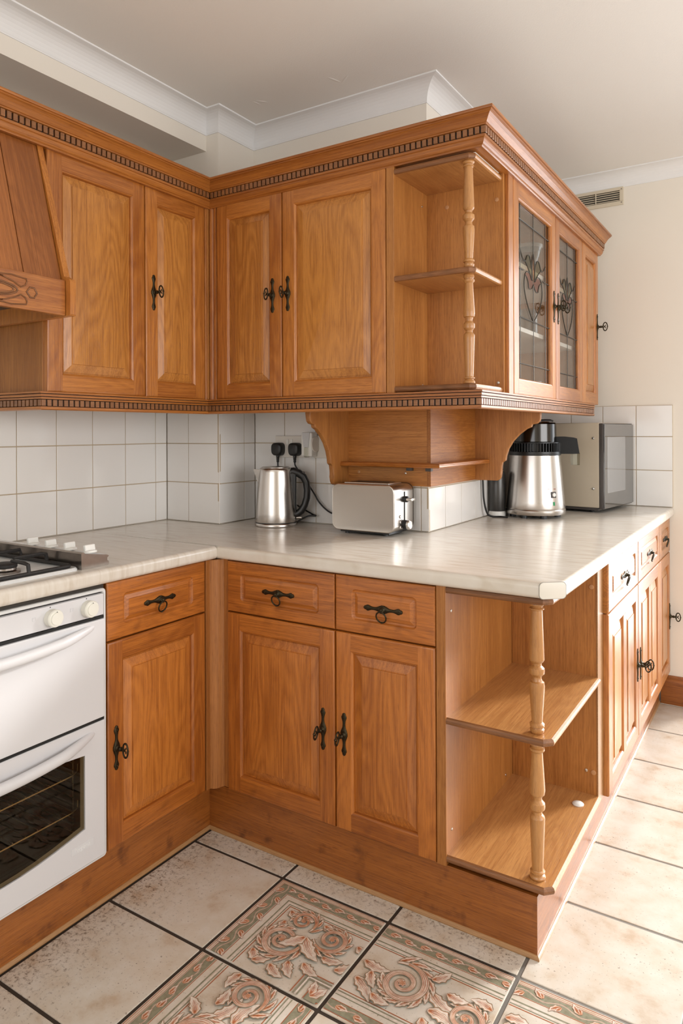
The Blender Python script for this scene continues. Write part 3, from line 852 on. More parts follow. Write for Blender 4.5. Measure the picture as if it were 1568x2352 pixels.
def corner_shelf(parent, w, d, z, t=.018, cut=.016, mat=('shelf_y','end_grain','shelf')):
    """shelf with rounded exposed edges: front (-y side, dark end grain) and right (+x side)"""
    e = .007
    mb = MB()
    pts = [(0,0),(w-cut,0),(w,cut),(w,d),(0,d)]
    def ins(a): return [(0,a),(w-cut-a*.41,a),(w-a,cut+a*.41),(w-a,d),(0,d)]
    lv = [(e,0),(e*.3,e*.3),(0,e),(0,t-e),(e*.3,t-e*.3),(e,t)]
    lp = [[(x, y, z+zz) for x, y in ins(a)] for a, zz in lv]
    b = 0; n = 5
    for i in range(len(lp)-1):
        for k in range(n):
            mi = 1 if k in (0, 1) and 0 < i < len(lp)-1 else (1 if k in (0,1) else 0)
            q = [lp[i][k], lp[i][(k+1) % n], lp[i+1][(k+1) % n], lp[i+1][k]]
            mb.add(q, [(0,1,2,3)], mi if k < 2 else (2 if k == 2 else 0))
    mb.add(lp[0], [tuple(range(n-1,-1,-1))], 0); mb.add(lp[-1], [tuple(range(n))], 0)
    return mb.build('shelf', [M[mat[0]], M[mat[1]], M[mat[2]]], parent)
def screws(parent, pts, mat, r=.004):
    for x, y, z, ax in pts:
        mb = MB().lathe([(r,0),(r*.9,-.0015),(r*.4,-.0022)], 12, axis='y') if ax == 'y' else MB().lathe([(r,0),(r*.9,.0015),(r*.4,.0022)], 12, axis='x')
        mb.build('screw_cap' if mat == 'cap' else 'screw', M[mat], parent, (x, y, z))
u = thing('open_corner_shelf', 'open oak corner shelves with turned spindles at the end of the wall cabinets', 'shelf', (.4785, .258, ZB))
H = ZT-ZB
MB().bbox(.0, .0275, 0, .34, 0, H, r=.002).build('side_panel', M['veneer_v'], u)
MB().bbox(.0275, .2935, .238, .252, 0, H, r=.001).build('back_panel', M['veneer_v'], u)
for z in (0.003, .3445, .677): corner_shelf(u, .262, .238, z).location = (.0275, 0, 0)
baluster(u, .262, .028, .021, .3445); baluster(u, .262, .028, .3625, .677, True)
screws(u, [(.0275,.20,.63,'x'),(.0275,.20,.035,'x')], 'screw', .0035)
screws(u, [(.275,.238,.035,'y')], 'screw', .005)
screws(u, [(.272,.238,.62,'y'),(.10,.238,.625,'y')], 'cap', .007)

# glazed double cabinet on the right-hand run, hollow with a shelf
def glazed_door(parent, x, w, h, keyx, tilt):
    d = make_door(parent, x, 0, w, h, (keyx, .352), tilt, glazed=True)
    a = STW+.006
    MB().box(a, w-a, .0125, .0155, a, h-a).build('glass_pane', M['glass'], d, smooth=False)
    gw, gh = w-2*a, h-2*a
    U = lambda u: a+u*gw
    Z = lambda v: h-a-v*gh
    mb = MB(); yy = .0115
    def line(p, q, r=.0021): mb.tube([(U(p[0]), yy, Z(p[1])), (U(q[0]), yy, Z(q[1]))], r, 6, flat=.6)
    def curve(pts, r=.0019): mb.tube([(U(s), yy, Z(t_)) for s, t_ in pts], r, 6, flat=.6)
    for uu in (.11, .88): line((uu,0),(uu,1))
    line((.5,0),(.5,.24)); line((.5,.42),(.5,1))
    for v in (.09, .91): line((0,v),(1,v), .0030)
    line((0,.37),(.20,.37),.0030); line((.80,.37),(1,.37),.0030); line((0,.645),(1,.645),.0030)
    bez = lambda p0,p1,p2,n=12: [((1-t)**2*p0[0]+2*t*(1-t)*p1[0]+t*t*p2[0], (1-t)**2*p0[1]+2*t*(1-t)*p1[1]+t*t*p2[1]) for t in [k/n for k in range(n+1)]]
    for sg in (-1, 1):
        X = lambda q: .5+sg*q
        curve([(X(q), v) for q, v in bez((.39,.26),(.28,.34),(.22,.30))+bez((.22,.30),(.16,.24),(.10,.275))+bez((.10,.275),(.06,.30),(.04,.345))])
        curve([(X(q), v) for q, v in bez((.26,.305),(.16,.33),(.05,.40))])
        curve([(X(q), v) for q, v in bez((.03,.40),(.16,.33),(.25,.385))+bez((.25,.385),(.36,.50),(.0,.645),20)])
        curve([(X(q), v) for q, v in bez((.24,.39),(.16,.40),(.14,.455))+bez((.14,.455),(.06,.47),(0,.42))])
        curve([(X(q), v) for q, v in bez((0,.24),(.06,.29),(.03,.40))])
    mb.build('lead_strip', M['lead'], d)
    def petal(name, pts, mat):
        MB().prism([(U(s), Z(t_)) for s, t_ in pts], .0118, .0124, axis='y').build(name, M[mat], d, smooth=False)
    for sg in (-1, 1):
        X = lambda q: .5+sg*q
        petal('green_petal', [(X(q), v) for q, v in bez((.24,.303),(.16,.24),(.10,.275),8)+bez((.10,.275),(.06,.30),(.05,.395),8)+bez((.05,.395),(.14,.345),(.24,.303),8)[1:-1]], 'green_glass')
        petal('pink_petal', [(X(q), v) for q, v in bez((.02,.405),(.15,.345),(.24,.385),8)+bez((.24,.385),(.16,.40),(.13,.455),8)[1:]+bez((.13,.455),(.06,.465),(.01,.425),8)[1:]], 'pink_glass')
    petal('amber_petal', [(.5,.25),(.54,.32),(.52,.40),(.48,.40),(.46,.32)], 'amber_glass')
    return d
g = thing('glazed_wall_cabinet', 'oak wall cabinet with two leaded glass doors on the right-hand run', 'cabinet', (.765, .512, ZB), 90)
W = .952
mb = MB()
for b in ((0,.018,0,.305,0,H),(W-.018,W,0,.305,0,H),(.018,W-.018,0,.305,0,.018),(.018,W-.018,0,.305,H-.018,H)): mb.bbox(*b, r=.001, seg=1)
mb.build('carcass', M['veneer_v'], g)
MB().box(.018, W-.018, .295, .304, .018, H-.018).build('back_panel', M['interior'], g, smooth=False)
for z in (.228, .452): MB().bbox(.018, W-.018, .015, .295, z, z+.016, r=.002).build('inner_shelf', M['interior'], g)
MB().bbox(0, .044, -.019, 0, 0, H, r=.003).build('end_stile', M['oak_v'], g)
glazed_door(g, .0455, .490, DH, .462, 0)
glazed_door(g, .5375, .412, DH, .026, 0)
t = thing('wall_cabinet', 'slim oak wall cabinet at the far end beside the glazed doors', 'cabinet', (.765, 1.4645, ZB), 90)
carcass(t, .293, .305, H); make_door(t, GAP, 0, .290, DH, (.268, .362), 0)

# crockery inside the glazed cabinet
def crock(name, label, cat, prof, loc, mat, seg=28, group=None, extra=None):
    o = MB().lathe(prof, seg, caps=True).build(name, M[mat] if isinstance(mat, str) else mat, None, loc)
    return tag(o, label, cat, group)
zs0, zs1, zs2 = ZB+.018, ZB+.244, ZB+.468
t = thing('patterned_jug', 'white and pale blue striped jug behind the near glazed door', 'jug', (.64, .70, zs1))
MB().lathe([(.045,0),(.052,.004),(.060,.03),(.062,.07),(.056,.075),(.053,.070),(.050,.03),(.04,.008)], 32).build('lower_band', M['blue_china'], t)
MB().lathe([(.057,.0745),(.058,.12),(.063,.165),(.060,.165),(.054,.12),(.053,.0745)], 32).build('upper_body', M['white_china'], t)
MB().tube([(.055,0,.13),(.09,0,.125),(.098,0,.09),(.085,0,.055),(.058,0,.05)], .006, 8).build('handle', M['white_china'], t)
t = thing('glass_goblet', 'cut glass footed sundae dish on the top shelf behind the far glazed door', 'glass', (.655, 1.13, zs2))
MB().lathe([(.036,0),(.036,.004),(.008,.012),(.007,.04),(.02,.055),(.042,.11),(.052,.15),(.050,.15),(.040,.11),(.018,.058)], 28).build('bowl', M['tumbler'], t)
MB().lathe([(.051,.145),(.054,.15),(.054,.158),(.050,.16),(.048,.15)], 28).build('rim', M['white_china'], t)
crock('glass_tumbler', 'upturned glass bowl low in the near glazed cabinet', 'glass', [(.055,0),(.052,.03),(.035,.075),(.02,.08),(.018,.075),(.033,.07),(.05,.03)], (.655,.70,zs0), 'tumbler')
crock('glass_vase', 'clear glass vase on the top shelf behind the near glazed door', 'vase', [(.03,0),(.032,.02),(.04,.08),(.055,.135),(.053,.135),(.038,.08),(.028,.02)], (.66,.68,zs2), 'tumbler')
crock('white_cup', 'white china cup low behind the far glazed door', 'cup', [(.026,0),(.027,.004),(.040,.02),(.046,.06),(.044,.06),(.037,.022),(.02,.008)], (.66,1.12,zs0), 'white_china')
crock('glass_jar', 'glass jar on the middle shelf behind the far glazed door', 'jar', [(.035,0),(.038,.02),(.038,.10),(.03,.12),(.028,.12),(.035,.10),(.035,.02)], (.66,1.10,zs1), 'tumbler')

# ------------------------------------------------------------------ crown moulding and light pelmet, with dentil blocks
CZ = 2.088
crown_prof = [(-.03,0),(.001,0),(.003,.004),(.007,.0065),(.010,.011),(.0125,.017),(.0125,.021),(.0165,.0225),(.0165,.0295),(.0135,.0305),(.0135,.0515),(.022,.0525),(.022,.0565),
              (.025,.058),(.0285,.063),(.034,.071),(.041,.0775),(.046,.080),(.046,.083),(.051,.084),(.052,.088),(.051,.092),(-.03,.092)]
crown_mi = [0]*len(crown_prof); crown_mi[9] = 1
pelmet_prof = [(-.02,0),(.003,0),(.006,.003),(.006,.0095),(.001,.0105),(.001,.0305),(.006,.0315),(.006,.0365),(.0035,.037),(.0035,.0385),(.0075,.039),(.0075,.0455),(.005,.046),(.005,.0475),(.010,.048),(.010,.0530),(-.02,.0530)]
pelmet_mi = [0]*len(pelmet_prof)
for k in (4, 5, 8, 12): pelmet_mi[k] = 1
dent_c = MB().bbox(-.0065, .0065, -.0200, -.0130, .0312, .0510, r=.0008, seg=1).mesh('dentil', M['dentil'])
dent_p = MB().bbox(-.0066, .0066, -.0055, -.0005, .0113, .0298, r=.0007, seg=1).mesh('dentil', M['dentil'])
def moulding(name, label, prof, mi, dent, loc, rz, x0, x1, m0, m1, dp, pitch=.0182):
    t = thing(name, label, 'moulding', loc, rz)
    extrude_run(prof, x0, x1, m0, m1, mi).build('moulding_body', [M['mould'], M['groove_shade']], t, angle=20)
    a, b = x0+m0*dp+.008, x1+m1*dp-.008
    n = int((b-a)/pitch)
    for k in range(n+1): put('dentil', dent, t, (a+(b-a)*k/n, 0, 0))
    return t
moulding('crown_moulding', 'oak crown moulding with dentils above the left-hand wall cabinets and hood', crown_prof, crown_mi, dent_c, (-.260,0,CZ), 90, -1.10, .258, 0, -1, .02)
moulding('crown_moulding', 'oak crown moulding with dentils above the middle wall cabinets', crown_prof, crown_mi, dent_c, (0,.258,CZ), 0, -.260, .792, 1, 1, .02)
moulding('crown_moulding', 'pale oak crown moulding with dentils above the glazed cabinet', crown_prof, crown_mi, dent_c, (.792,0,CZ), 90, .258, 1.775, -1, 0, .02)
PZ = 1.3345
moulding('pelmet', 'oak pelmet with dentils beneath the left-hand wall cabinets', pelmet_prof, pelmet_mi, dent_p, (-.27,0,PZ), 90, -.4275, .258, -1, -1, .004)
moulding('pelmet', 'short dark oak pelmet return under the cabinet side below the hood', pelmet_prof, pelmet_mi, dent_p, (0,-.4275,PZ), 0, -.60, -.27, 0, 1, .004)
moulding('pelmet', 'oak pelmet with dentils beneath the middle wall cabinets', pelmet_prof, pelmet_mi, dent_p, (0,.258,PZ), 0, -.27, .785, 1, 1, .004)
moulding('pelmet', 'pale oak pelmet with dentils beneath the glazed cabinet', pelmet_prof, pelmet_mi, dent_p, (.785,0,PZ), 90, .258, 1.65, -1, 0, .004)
# puck light under the middle units
o = MB().lathe([(.034,.0),(.036,.004),(.036,.010),(.034,.012)], 28).build('under_cabinet_light', M['white_plastic'], None, (.556, .318, ZB-.0125))
tag(o, 'small round white light fixed under the open corner shelves', 'light')

# bracketed back boards with a narrow ledge under the wall units
t = thing('under_shelf_unit', 'oak back boards with scrolled brackets and narrow ledge wrapped round the wall corner', 'shelf unit', (.46, .60, 1.073))
HB = ZB-1.073
MB().bbox(-.345, -.0002, -.014, 0, 0, HB, r=.001).build('back_board', M['veneer_h'], t)
o = MB().bbox(-.014, .42, -.014, 0, 0, HB, r=.001).build('back_board', M['veneer_h'], t, (0, 0, 0), (0, 0, R(90)))
led = [(0,0),(.070,0),(.0735,.002),(.075,.005),(.0735,.0085),(.0745,.0105),(.0735,.014),(.070,.016),(0,.016)]
o = extrude_run(led, -.335, .0, 0, 1).build('ledge', M['oak_h'], t, (0, 0, .068))
o = extrude_run(led, .0, .42, -1, 0).build('ledge', M['oak_h'], t, (0, 0, .068), (0, 0, R(90)))
def bracket(depth):
    D = depth
    p = [(0,0),(.104,0),(.113,.004),(.119,.014),(.120,.030),(.122,.055),(.126,.072),(.138,.080),(.141,.098),(.150,.125),(.168,.155),(.195,.183),(.222,.203),(.240,.210),(.243,.220),(.262,.2235),(.272,.232),(.275,.245),(.275,HB-.053),(.275,HB),(0,HB)]
    return [(q*D/.275, z) for q, z in p]
def bracket_mb(depth, th):
    bm = bmesh.new(); pts = bracket(depth)
    vs0 = [bm.verts.new((0, -a, z)) for a, z in pts]
    f = bm.faces.new(vs0); r = bmesh.ops.extrude_face_region(bm, geom=[f])
    for v in r['geom']:
        if isinstance(v, bmesh.types.BMVert): v.co.x += th
    bm.edges.ensure_lookup_table()
    ed = [e for e in bm.edges if abs(e.verts[0].co.x-e.verts[1].co.x) < 1e-6 and all(v.co.y < -.02 for v in e.verts)]
    bmesh.ops.bevel(bm, geom=ed, offset=.004, segments=3, profile=.5, affect='EDGES')
    return MB().bm(bm)
bracket_mb(.268, .020).build('bracket', M['veneer_v'], t, (-.345, 0, 0))
bracket_mb(.277, .020).build('bracket', M['veneer_v'], t, (0, .400, 0), (0, 0, R(90)))
screws(t, [(-.28,-.014,.045,'y')], 'cap', .006); screws(t, [(-.085,-.014,.045,'y')], 'screw', .004)
for x in (-.075, .0): MB().bbox(0,.022,-.03,-.014,.055,.0675,r=.001).build('ledge_clip', M['grey_plastic'], t, (x, 0, 0))

# ------------------------------------------------------------------ cooker hood (wooden canopy)
hx = -.27
t = thing('cooker_hood', 'oak canopy cooker hood with sloping planks and carved front board', 'hood', (0, -.42, 1.59), 90)
# local: x = world y + .42, -y = world x ; the hood spans x -.60 .. 0
def hoodP(wx, z): return (-wx, z-1.59)
side = [(.62,.0),(.127,.0),(.124,.004),(.124,.092),(.128,.100),(.137,.103),(.150,.110),(.270,.500),(.62,.500)]
for x0 in (-.019, -.60):
    bm_ = MB().prism(side, x0, x0+.018, axis='x'); bm_.build('side_panel', M['oak_v'], t)
MB().bbox(-.582, -.020, .142, .160, .0, .098, r=.003).build('front_board', M['oak_h'], t)
# sloping planks from the front board up to the crown
a0, a1 = Vector((0, .158, .095)), Vector((0, .272, .498))
slope = math.atan2(a1.y-a0.y, a1.z-a0.z); L = (a1-a0).length
xs = [-.582,-.470,-.358,-.246,-.134,-.020]
for p, q in zip(xs, xs[1:]):
    MB().bbox(p+.0008, q-.0008, 0, .014, 0, L, r=.002).build('plank', M['hood_plank'], t, (0, a0.y, a0.z), (-slope, 0, 0))
# carved ornament on the board: raised oval and leaf outlines
def carve(pts, name):
    mb = MB(); mb.tube([(x, .1415, z) for x, z in pts], .0026, 8, closed=True, flat=.8)
    mb.build(name, M['end_grain'], t)
def oval(cx, cz, rx, rz, n=26, pinch=1.0): return [(cx+rx*math.copysign(abs(math.cos(2*PI*k/n))**pinch, math.cos(2*PI*k/n)), cz+rz*math.sin(2*PI*k/n)) for k in range(n)]
carve(oval(-.300,.047,.136,.0215,30,.8), 'carved_oval'); carve(oval(-.300,.047,.126,.0165,30,.8), 'carved_oval')
for sz in (-1, 1):
    for sx in (-1, 1):
        pts = [(-.300+sx*x, .047+sz*z) for x, z in ((.060,.033),(.095,.030),(.125,.021),(.146,.010),(.158,.016),(.163,.026),(.161,.033),(.120,.038))]
        carve(pts, 'carved_leaf')
for sx in (-1, 1):
    carve([(-.300+sx*x, .047+z) for x, z in ((.162,.0),(.172,.013),(.184,.013),(.192,0),(.184,-.013),(.172,-.013))], 'carved_lozenge')
MB().box(-.582, -.02, .165, .60, .045, .060).build('filter_panel', M['grey_plastic'], t, smooth=False)

# ------------------------------------------------------------------ base units
BZ, BT = .150, .868
ZD0, ZD1 = .7055, .7095          # door top, drawer bottom
def base_unit(label, loc, rz, w, key, tilt=0, panels=1, dpt=.55, drawer=True, bz=BZ, ring=True):
    t = thing('base_cabinet', label, 'cabinet', loc, rz)
    carcass(t, w, dpt, BT-BZ, z=BZ)
    make_door(t, GAP, BZ, w-2*GAP, ZD0-BZ, key, tilt, panels)
    make_drawer(t, GAP, ZD1, w-2*GAP, BT-ZD1-.002, ring)
    return t
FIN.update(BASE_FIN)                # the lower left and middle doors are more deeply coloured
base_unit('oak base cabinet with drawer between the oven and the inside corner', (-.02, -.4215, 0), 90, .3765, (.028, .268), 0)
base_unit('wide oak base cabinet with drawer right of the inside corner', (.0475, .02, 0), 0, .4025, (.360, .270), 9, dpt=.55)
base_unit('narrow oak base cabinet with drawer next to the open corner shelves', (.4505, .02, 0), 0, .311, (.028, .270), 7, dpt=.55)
FIN.update(WALL_FIN)  # right base doors: same oak, coloured paler for the light they reflect
RX = 1.05
base_unit('pale oak base cabinet with two-panel door nearest the open shelves on the right run', (RX, .578, 0), 90, .505, (.478, .268), 0, 2, dpt=.57)
base_unit('pale oak base cabinet with two-panel door in the middle of the right run', (RX, 1.085, 0), 90, .502, (.030, .258), 0, 2, dpt=.57)
base_unit('slim pale oak base cabinet against the end wall on the right run', (RX, 1.589, 0), 90, .310, (.284, .262), 0, 1, dpt=.57)
t = thing('corner_post', 'slim moulded oak post in the inside corner of the base cabinets', 'post', (0, 0, BZ))
MB().bbox(-.03, .002, -.0445, .03, 0, BT-BZ, r=.002).build('post_body', M['post'], t)
MB().prism([(.0,-.030),(.012,-.026),(.020,-.018),(.024,-.008),(.026,.0),(.030,.006),(.0465,.006),(.0465,.03),(.0,.03)], .002, BT-BZ, axis='z').build('post_moulding', M['post'], t)

# open corner shelves (lower)
u = thing('open_corner_shelf', 'open oak corner shelves with turned spindles at the end of the worktop', 'shelf', (.7625, 0, .0))
MB().bbox(.0, .0265, 0, .5125, BZ, .870, r=.0015).build('side_panel', M['veneer_v'], u)
MB().bbox(.0265, .2860, .512, .5765, BZ, .870, r=.0012).build('back_panel', M['veneer_v'], u)
MB().bbox(.2860, .2905, .511, .5765, BZ, .868, r=.001).build('edge_strip', M['bead'], u)
for z in (.1595, .5135, .8515): corner_shelf(u, .271, .512, z, cut=.020).location = (.0265, 0, 0)
baluster(u, .251, .038, .1775, .5135, False, 1.08); baluster(u, .251, .038, .5315, .8515, True, 1.08)
screws(u, [(.0265,.035,.80,'x'),(.0265,.035,.23,'x'),(.0265,.45,.20,'x')], 'screw', .004)
screws(u, [(.272,.512,.80,'y'),(.276,.512,.245,'y')], 'cap', .0075)
screws(u, [(.255,.512,.247,'y')], 'screw', .005)
o = MB().lathe([(.016,0),(.0165,.002),(.013,.005),(.004,.0065)], 24).build('plastic_disc', M['white_plastic'], None, (1.012, .435, .1775))
tag(o, 'small white plastic disc lying on the lowest open shelf', 'disc')

# ------------------------------------------------------------------ plinths
def plinth(label, plane, x0, x1, rz, m0=0, m1=0):
    t = thing('plinth', label, 'plinth', (0, plane, 0) if rz == 0 else (plane, 0, 0), rz)
    extrude_run([(-.016,0),(0,0),(0,.150),(-.016,.150)], x0, x1, m0, m1).build('board', M['plinth'], t, smooth=False)
    extrude_run([(0,0),(.006,0),(.0065,.003),(.005,.0075),(.002,.0105),(0,.011)], x0, x1, m0, m1).build('floor_bead', M['bead'], t)
    return t
plinth('scuffed oak plinth board under the oven and left-hand cabinets', -.034, -1.5, .006, 90, 0, -1)
plinth('long scuffed oak plinth board under the middle cabinets', .006, -.034, 1.022, 0, 1, 1)
plinth('pale reflective oak plinth board under the right-hand run', 1.022, .006, 1.890, 90, -1, 0)

# ------------------------------------------------------------------ worktops
def worktop(name, label, pts, round_edges, z0=.870, z1=.910, r=.013):
    bm = bmesh.new()
    lo = [bm.verts.new((x, y, z0)) for x, y in pts]; n = len(pts)
    f = bm.faces.new(lo); rr = bmesh.ops.extrude_face_region(bm, geom=[f])
    for v in rr['geom']:
        if isinstance(v, bmesh.types.BMVert): v.co.z = z1
    bm.edges.ensure_lookup_table()
    sel = []
    for e in bm.edges:
        a, b = e.verts[0].co, e.verts[1].co
        if abs(a.z-b.z) > 1e-6: continue
        for i in round_edges:
            p, q = pts[i], pts[(i+1) % n]
            if (abs(a.x-p[0])+abs(a.y-p[1])+abs(b.x-q[0])+abs(b.y-q[1]) < 1e-5) or (abs(b.x-p[0])+abs(b.y-p[1])+abs(a.x-q[0])+abs(a.y-q[1]) < 1e-5): sel.append(e)
    bmesh.ops.bevel(bm, geom=sel, offset=r, segments=6, profile=.5, affect='EDGES')
    o = MB().bm(bm).build(name, M['worktop'], angle=25)
    return tag(o, label, 'worktop')
YW = -.014
worktop('worktop', 'cream marbled laminate worktop on the left carrying the gas hob', [(-.6145,-1.5),(.020,-1.5),(.020,YW),(-.6145,YW)], [1])
w2 = worktop('worktop', 'cream marbled laminate worktop with cut corner running round the wall corner', [(-.6145,YW),(.020,YW),(1.035,YW),(1.087,.030),(1.087,1.8995),(.4605,1.8995),(.4605,.5995),(-.3295,.5995),(-.3295,.3825),(-.6145,.3825)], [1,3])
cap = MB(); d = Vector((1.087-1.035, .030-YW, 0)); Ln = d.length
lp = []
for a, off in ((.0,.0),(.0,.0012),(.0012,.0016)):
    lp.append([(x, -off, z) for x, z in rrect(.001+a, Ln-.001-a, .0005+a, .0395-a, .010)])
cap.loops(lp)
cap.build('edge_cap', plain('cut_corner_laminate', (.70,.65,.57), .35), w2, (1.035, YW, .870), (0, 0, math.atan2(d.y, d.x)))
o = MB(); lp = [[(x, -.0003, z) for x, z in rrect(-.0005, Ln+.0005, -.0005, .0405, .010)], [(x, -.0005, z) for x, z in rrect(-.0002, Ln+.0002, -.0002, .0402, .010)]]
o.loops(lp); o.build('cap_joint', M['floor_grout'], w2, (1.035, YW, .870), (0, 0, math.atan2(d.y, d.x)))

# ------------------------------------------------------------------ oven (double cavity, built under)
ov = thing('built_under_oven', 'white double oven with glass lower door under the hob', 'oven', (0, -1.024, 0), 90)
OW = .595
mb = MB()
for b in ((0,.055,.004,.54,.150,.866),(OW-.055,OW,.004,.54,.150,.866),(.055,OW-.055,.004,.54,.500,.866),(.055,OW-.055,.004,.54,.150,.190),(.055,OW-.055,.46,.54,.190,.500)): mb.box(*b)
mb.build('body', M['oven_dark'], ov, smooth=False)
mb = MB()
outer = rrect(0, OW, .150, .858, .010); inner = rrect(.009, OW-.009, .159, .849, .006)
lp = [[(x, .012, z) for x, z in outer], [(x, -.004, z) for x, z in outer], [(x, -.0065, z) for x, z in rrect(.002,OW-.002,.152,.856,.009)], [(x, -.0065, z) for x, z in rrect(.007,OW-.007,.157,.851,.007)], [(x, -.003, z) for x, z in inner], [(x, .012, z) for x, z in inner]]
mb.loops(lp, cap0=False, cap1=False); mb.build('outer_frame', M['enamel'], ov)
MB().bbox(.012, OW-.012, -.012, .004, .790, .846, r=.003).build('control_panel', M['white_panel'], ov)
for x in (.428, .533, .062, .165):
    k = MB().lathe([(.0215,-.012),(.0215,-.028),(.0195,-.031),(.0150,-.0315),(.0145,-.0335),(.004,-.034)], 30, axis='y').build('knob', M['ivory'], ov, (x, 0, .8165))
    MB().lathe([(.0012,-.034),(.0010,-.0345)], 8, axis='y').build('pointer_dot', M['shadow_gap'], k, (0, 0, .0165))
    lab = MB()
    for b in ((-.052,-.044,.010,.0108),(-.052,-.044,.0022,.003),(-.0525,-.0517,.0022,.0108),(-.0443,-.0435,.0022,.0108),(-.050,-.046,.0075,.0082)):
        lab.box(b[0], b[1], -.0124, -.0119, b[2], b[3])
    lab.lathe([(.0014,-.0119),(.0014,-.0124)], 8, (-.004,0,.026), axis='y', mi=1)
    lab.build('dial_symbol', [M['grey_print'], M['shadow_gap']], ov, (x, 0, .8165), smooth=False)
def bar_handle(door, z, sag):
    n = 24; pts = []; rr = []
    for k in range(n+1):
        s = k/n; x = .020+s*(OW-.04-.02)
        e = math.sin(PI*s)
        pts.append((x, -.006-.030*min(1, e*1.7)**.8, z-sag*e)); rr.append(.0075+.0045*min(1, e*2))
    MB().tube(pts, rr, 14, flat=1.15).build('handle', M['white_panel'], door)
d1 = MB().bbox(.012, OW-.012, -.016, .004, .523, .781, r=.004).build('upper_door', M['white_panel'], ov)
bar_handle(d1, .765, .020)
# lower door with a window
mb = MB()
x0, x1, z0, z1 = .012, OW-.012, .161, .515
N = 10
wx0, wx1 = .080, OW-.075
top = [(wx1+(wx0-wx1)*k/N, .444+.014*math.sin(PI*k/N)) for k in range(N+1)]
bot = [(wx0+(wx1-wx0)*k/N, .256-.028*math.sin(PI*k/N)) for k in range(N+1)]
win = top+bot                                   # counter: right->left along the top, left->right along the bottom
ring = [(x1+(x0-x1)*k/N, z1) for k in range(N+1)]+[(x0+(x1-x0)*k/N, z0) for k in range(N+1)]
n = len(win)
mb.loops([[(x, .004, z) for x, z in ring], [(x, -.013, z) for x, z in ring],
          [(x+(.003 if x < .3 else -.003)*(1 if abs(x-x0) < 1e-6 or abs(x-x1) < 1e-6 else 0), -.016, z+(-.003 if z > .3 else .003)) for x, z in ring],
          [(x, -.016, z) for x, z in win], [(x, -.008, z) for x, z in win], [(x, .004, z) for x, z in win]], cap0=False, cap1=False)
d2 = mb.build('lower_door', M['white_panel'], ov, angle=25)
MB().prism(win, -.012, -.009, axis='y').build('glass_pane', M['oven_glass'], d2, smooth=False)
bar_handle(d2, .490, .024)
bd = MB().bbox(.478, .545, -.0168, -.0155, .206, .2235, r=.0004, seg=1).build('name_badge', plain('badge_grey', (.68,.68,.69), .35), d2)
def text_mesh(name, s, size, mat, parent, loc, rot=(R(90),0,0), ext=.0003):
    cu = bpy.data.curves.new(name, 'FONT'); cu.body = s; cu.size = size; cu.extrude = ext; cu.align_x = 'CENTER'; cu.align_y = 'CENTER'
    to = bpy.data.objects.new(name, cu); COL.objects.link(to)
    dg = bpy.context.evaluated_depsgraph_get()
    me = bpy.data.meshes.new_from_object(to.evaluated_get(dg)); bpy.data.objects.remove(to); bpy.data.curves.remove(cu)
    me.materials.clear(); me.materials.append(mat)
    return put(name, me, parent, loc, rot)
text_mesh('badge_lettering', 'hygena', .0165, plain('badge_letters', (.80,.80,.80), .3), d2, (.5115, -.0170, .2155))
MB().box(.012, .583, -.0118, .0, .782, .789).build('seal_strip', M['shadow_gap'], ov, smooth=False)
MB().box(.012, .583, -.0118, .0, .516, .522).build('seal_strip', M['shadow_gap'], ov, smooth=False)
# inside of the lower oven, seen through the glass: wire shelves and side runners
for zz in (.385, .290):
    rk = MB()
    rk.tube([(.062,.030,zz+.022),(.066,.026,zz+.006),(.085,.024,zz),(OW-.085,.024,zz),(OW-.066,.026,zz+.006),(OW-.062,.030,zz+.022)], .0022, 8)
    rk.tube([(.062,.42,zz),(OW-.062,.42,zz)], .0022, 6)
    for k in range(14):
        x = .085+k*(OW-.17)/13
        rk.tube([(x,.024,zz+.004),(x,.42,zz+.003)], .0012, 6)
    rk.build('oven_rack', M['rack'], ov)
for xe in (.058, OW-.058):
    ld = MB(); sg = 1 if xe < .3 else -1
    ld.tube([(xe+sg*.004,.05,.215),(xe+sg*.004,.05,.480)], .0016, 6); ld.tube([(xe+sg*.004,.40,.215),(xe+sg*.004,.40,.480)], .0016, 6)
    for k in range(14): ld.tube([(xe+sg*.006,.045,.225+k*.018),(xe+sg*.006,.40,.225+k*.018)], .0014, 6)
    ld.build('rack_runner', M['screw'], ov)

# ------------------------------------------------------------------ gas hob
hb = thing('gas_hob', 'white enamel gas hob with black pan supports set in the left worktop', 'hob', (0, -1.09, .910), 90)
# local x = world y + 1.09 ; local y = -world x
HW = .690
mb = MB(); lp = []
for a, z, r_ in ((0,0,.02),(0,.004,.02),(.003,.008,.019),(.012,.008,.016),(.020,.0045,.014)):
    lp.append([(x, y, z) for x, y in rrect(a, HW-.083-a, .026+a, .535-a, r_)])
mb.loops(lp); mb.build('hob_plate', M['enamel'], hb)
sp = [(.607,.0),(.606,.042),(.609,.0455),(.613,.0455),(.618,.041),(.685,.0295),(.692,.0275),(.694,.0245),(.689,.021),(.689,.014),(.694,.0105),(.695,.004),(.692,0)]
MB().prism(sp, .022, .52, axis='y').build('control_strip', M['dull_chrome'], hb)
sl = math.atan2(.041-.0295, .067)
MB().bbox(0,.064,.026,.516,0,.0012,r=.0004,seg=1).build('control_face', M['enamel'], hb, (.6195,0,.0408), (0, sl, 0))
for wx in (-.045,-.128,-.211,-.294):
    k = MB().lathe([(.0185,0),(.0190,.003),(.0180,.006),(.0150,.007)], 26)
    k.bbox(-.0055,.0055,-.0165,.0165,.004,.023,r=.0035,seg=3)
    k.build('hob_knob', M['white_plastic'], hb, (.6505,-wx,.0365), (0, sl, R(90)))
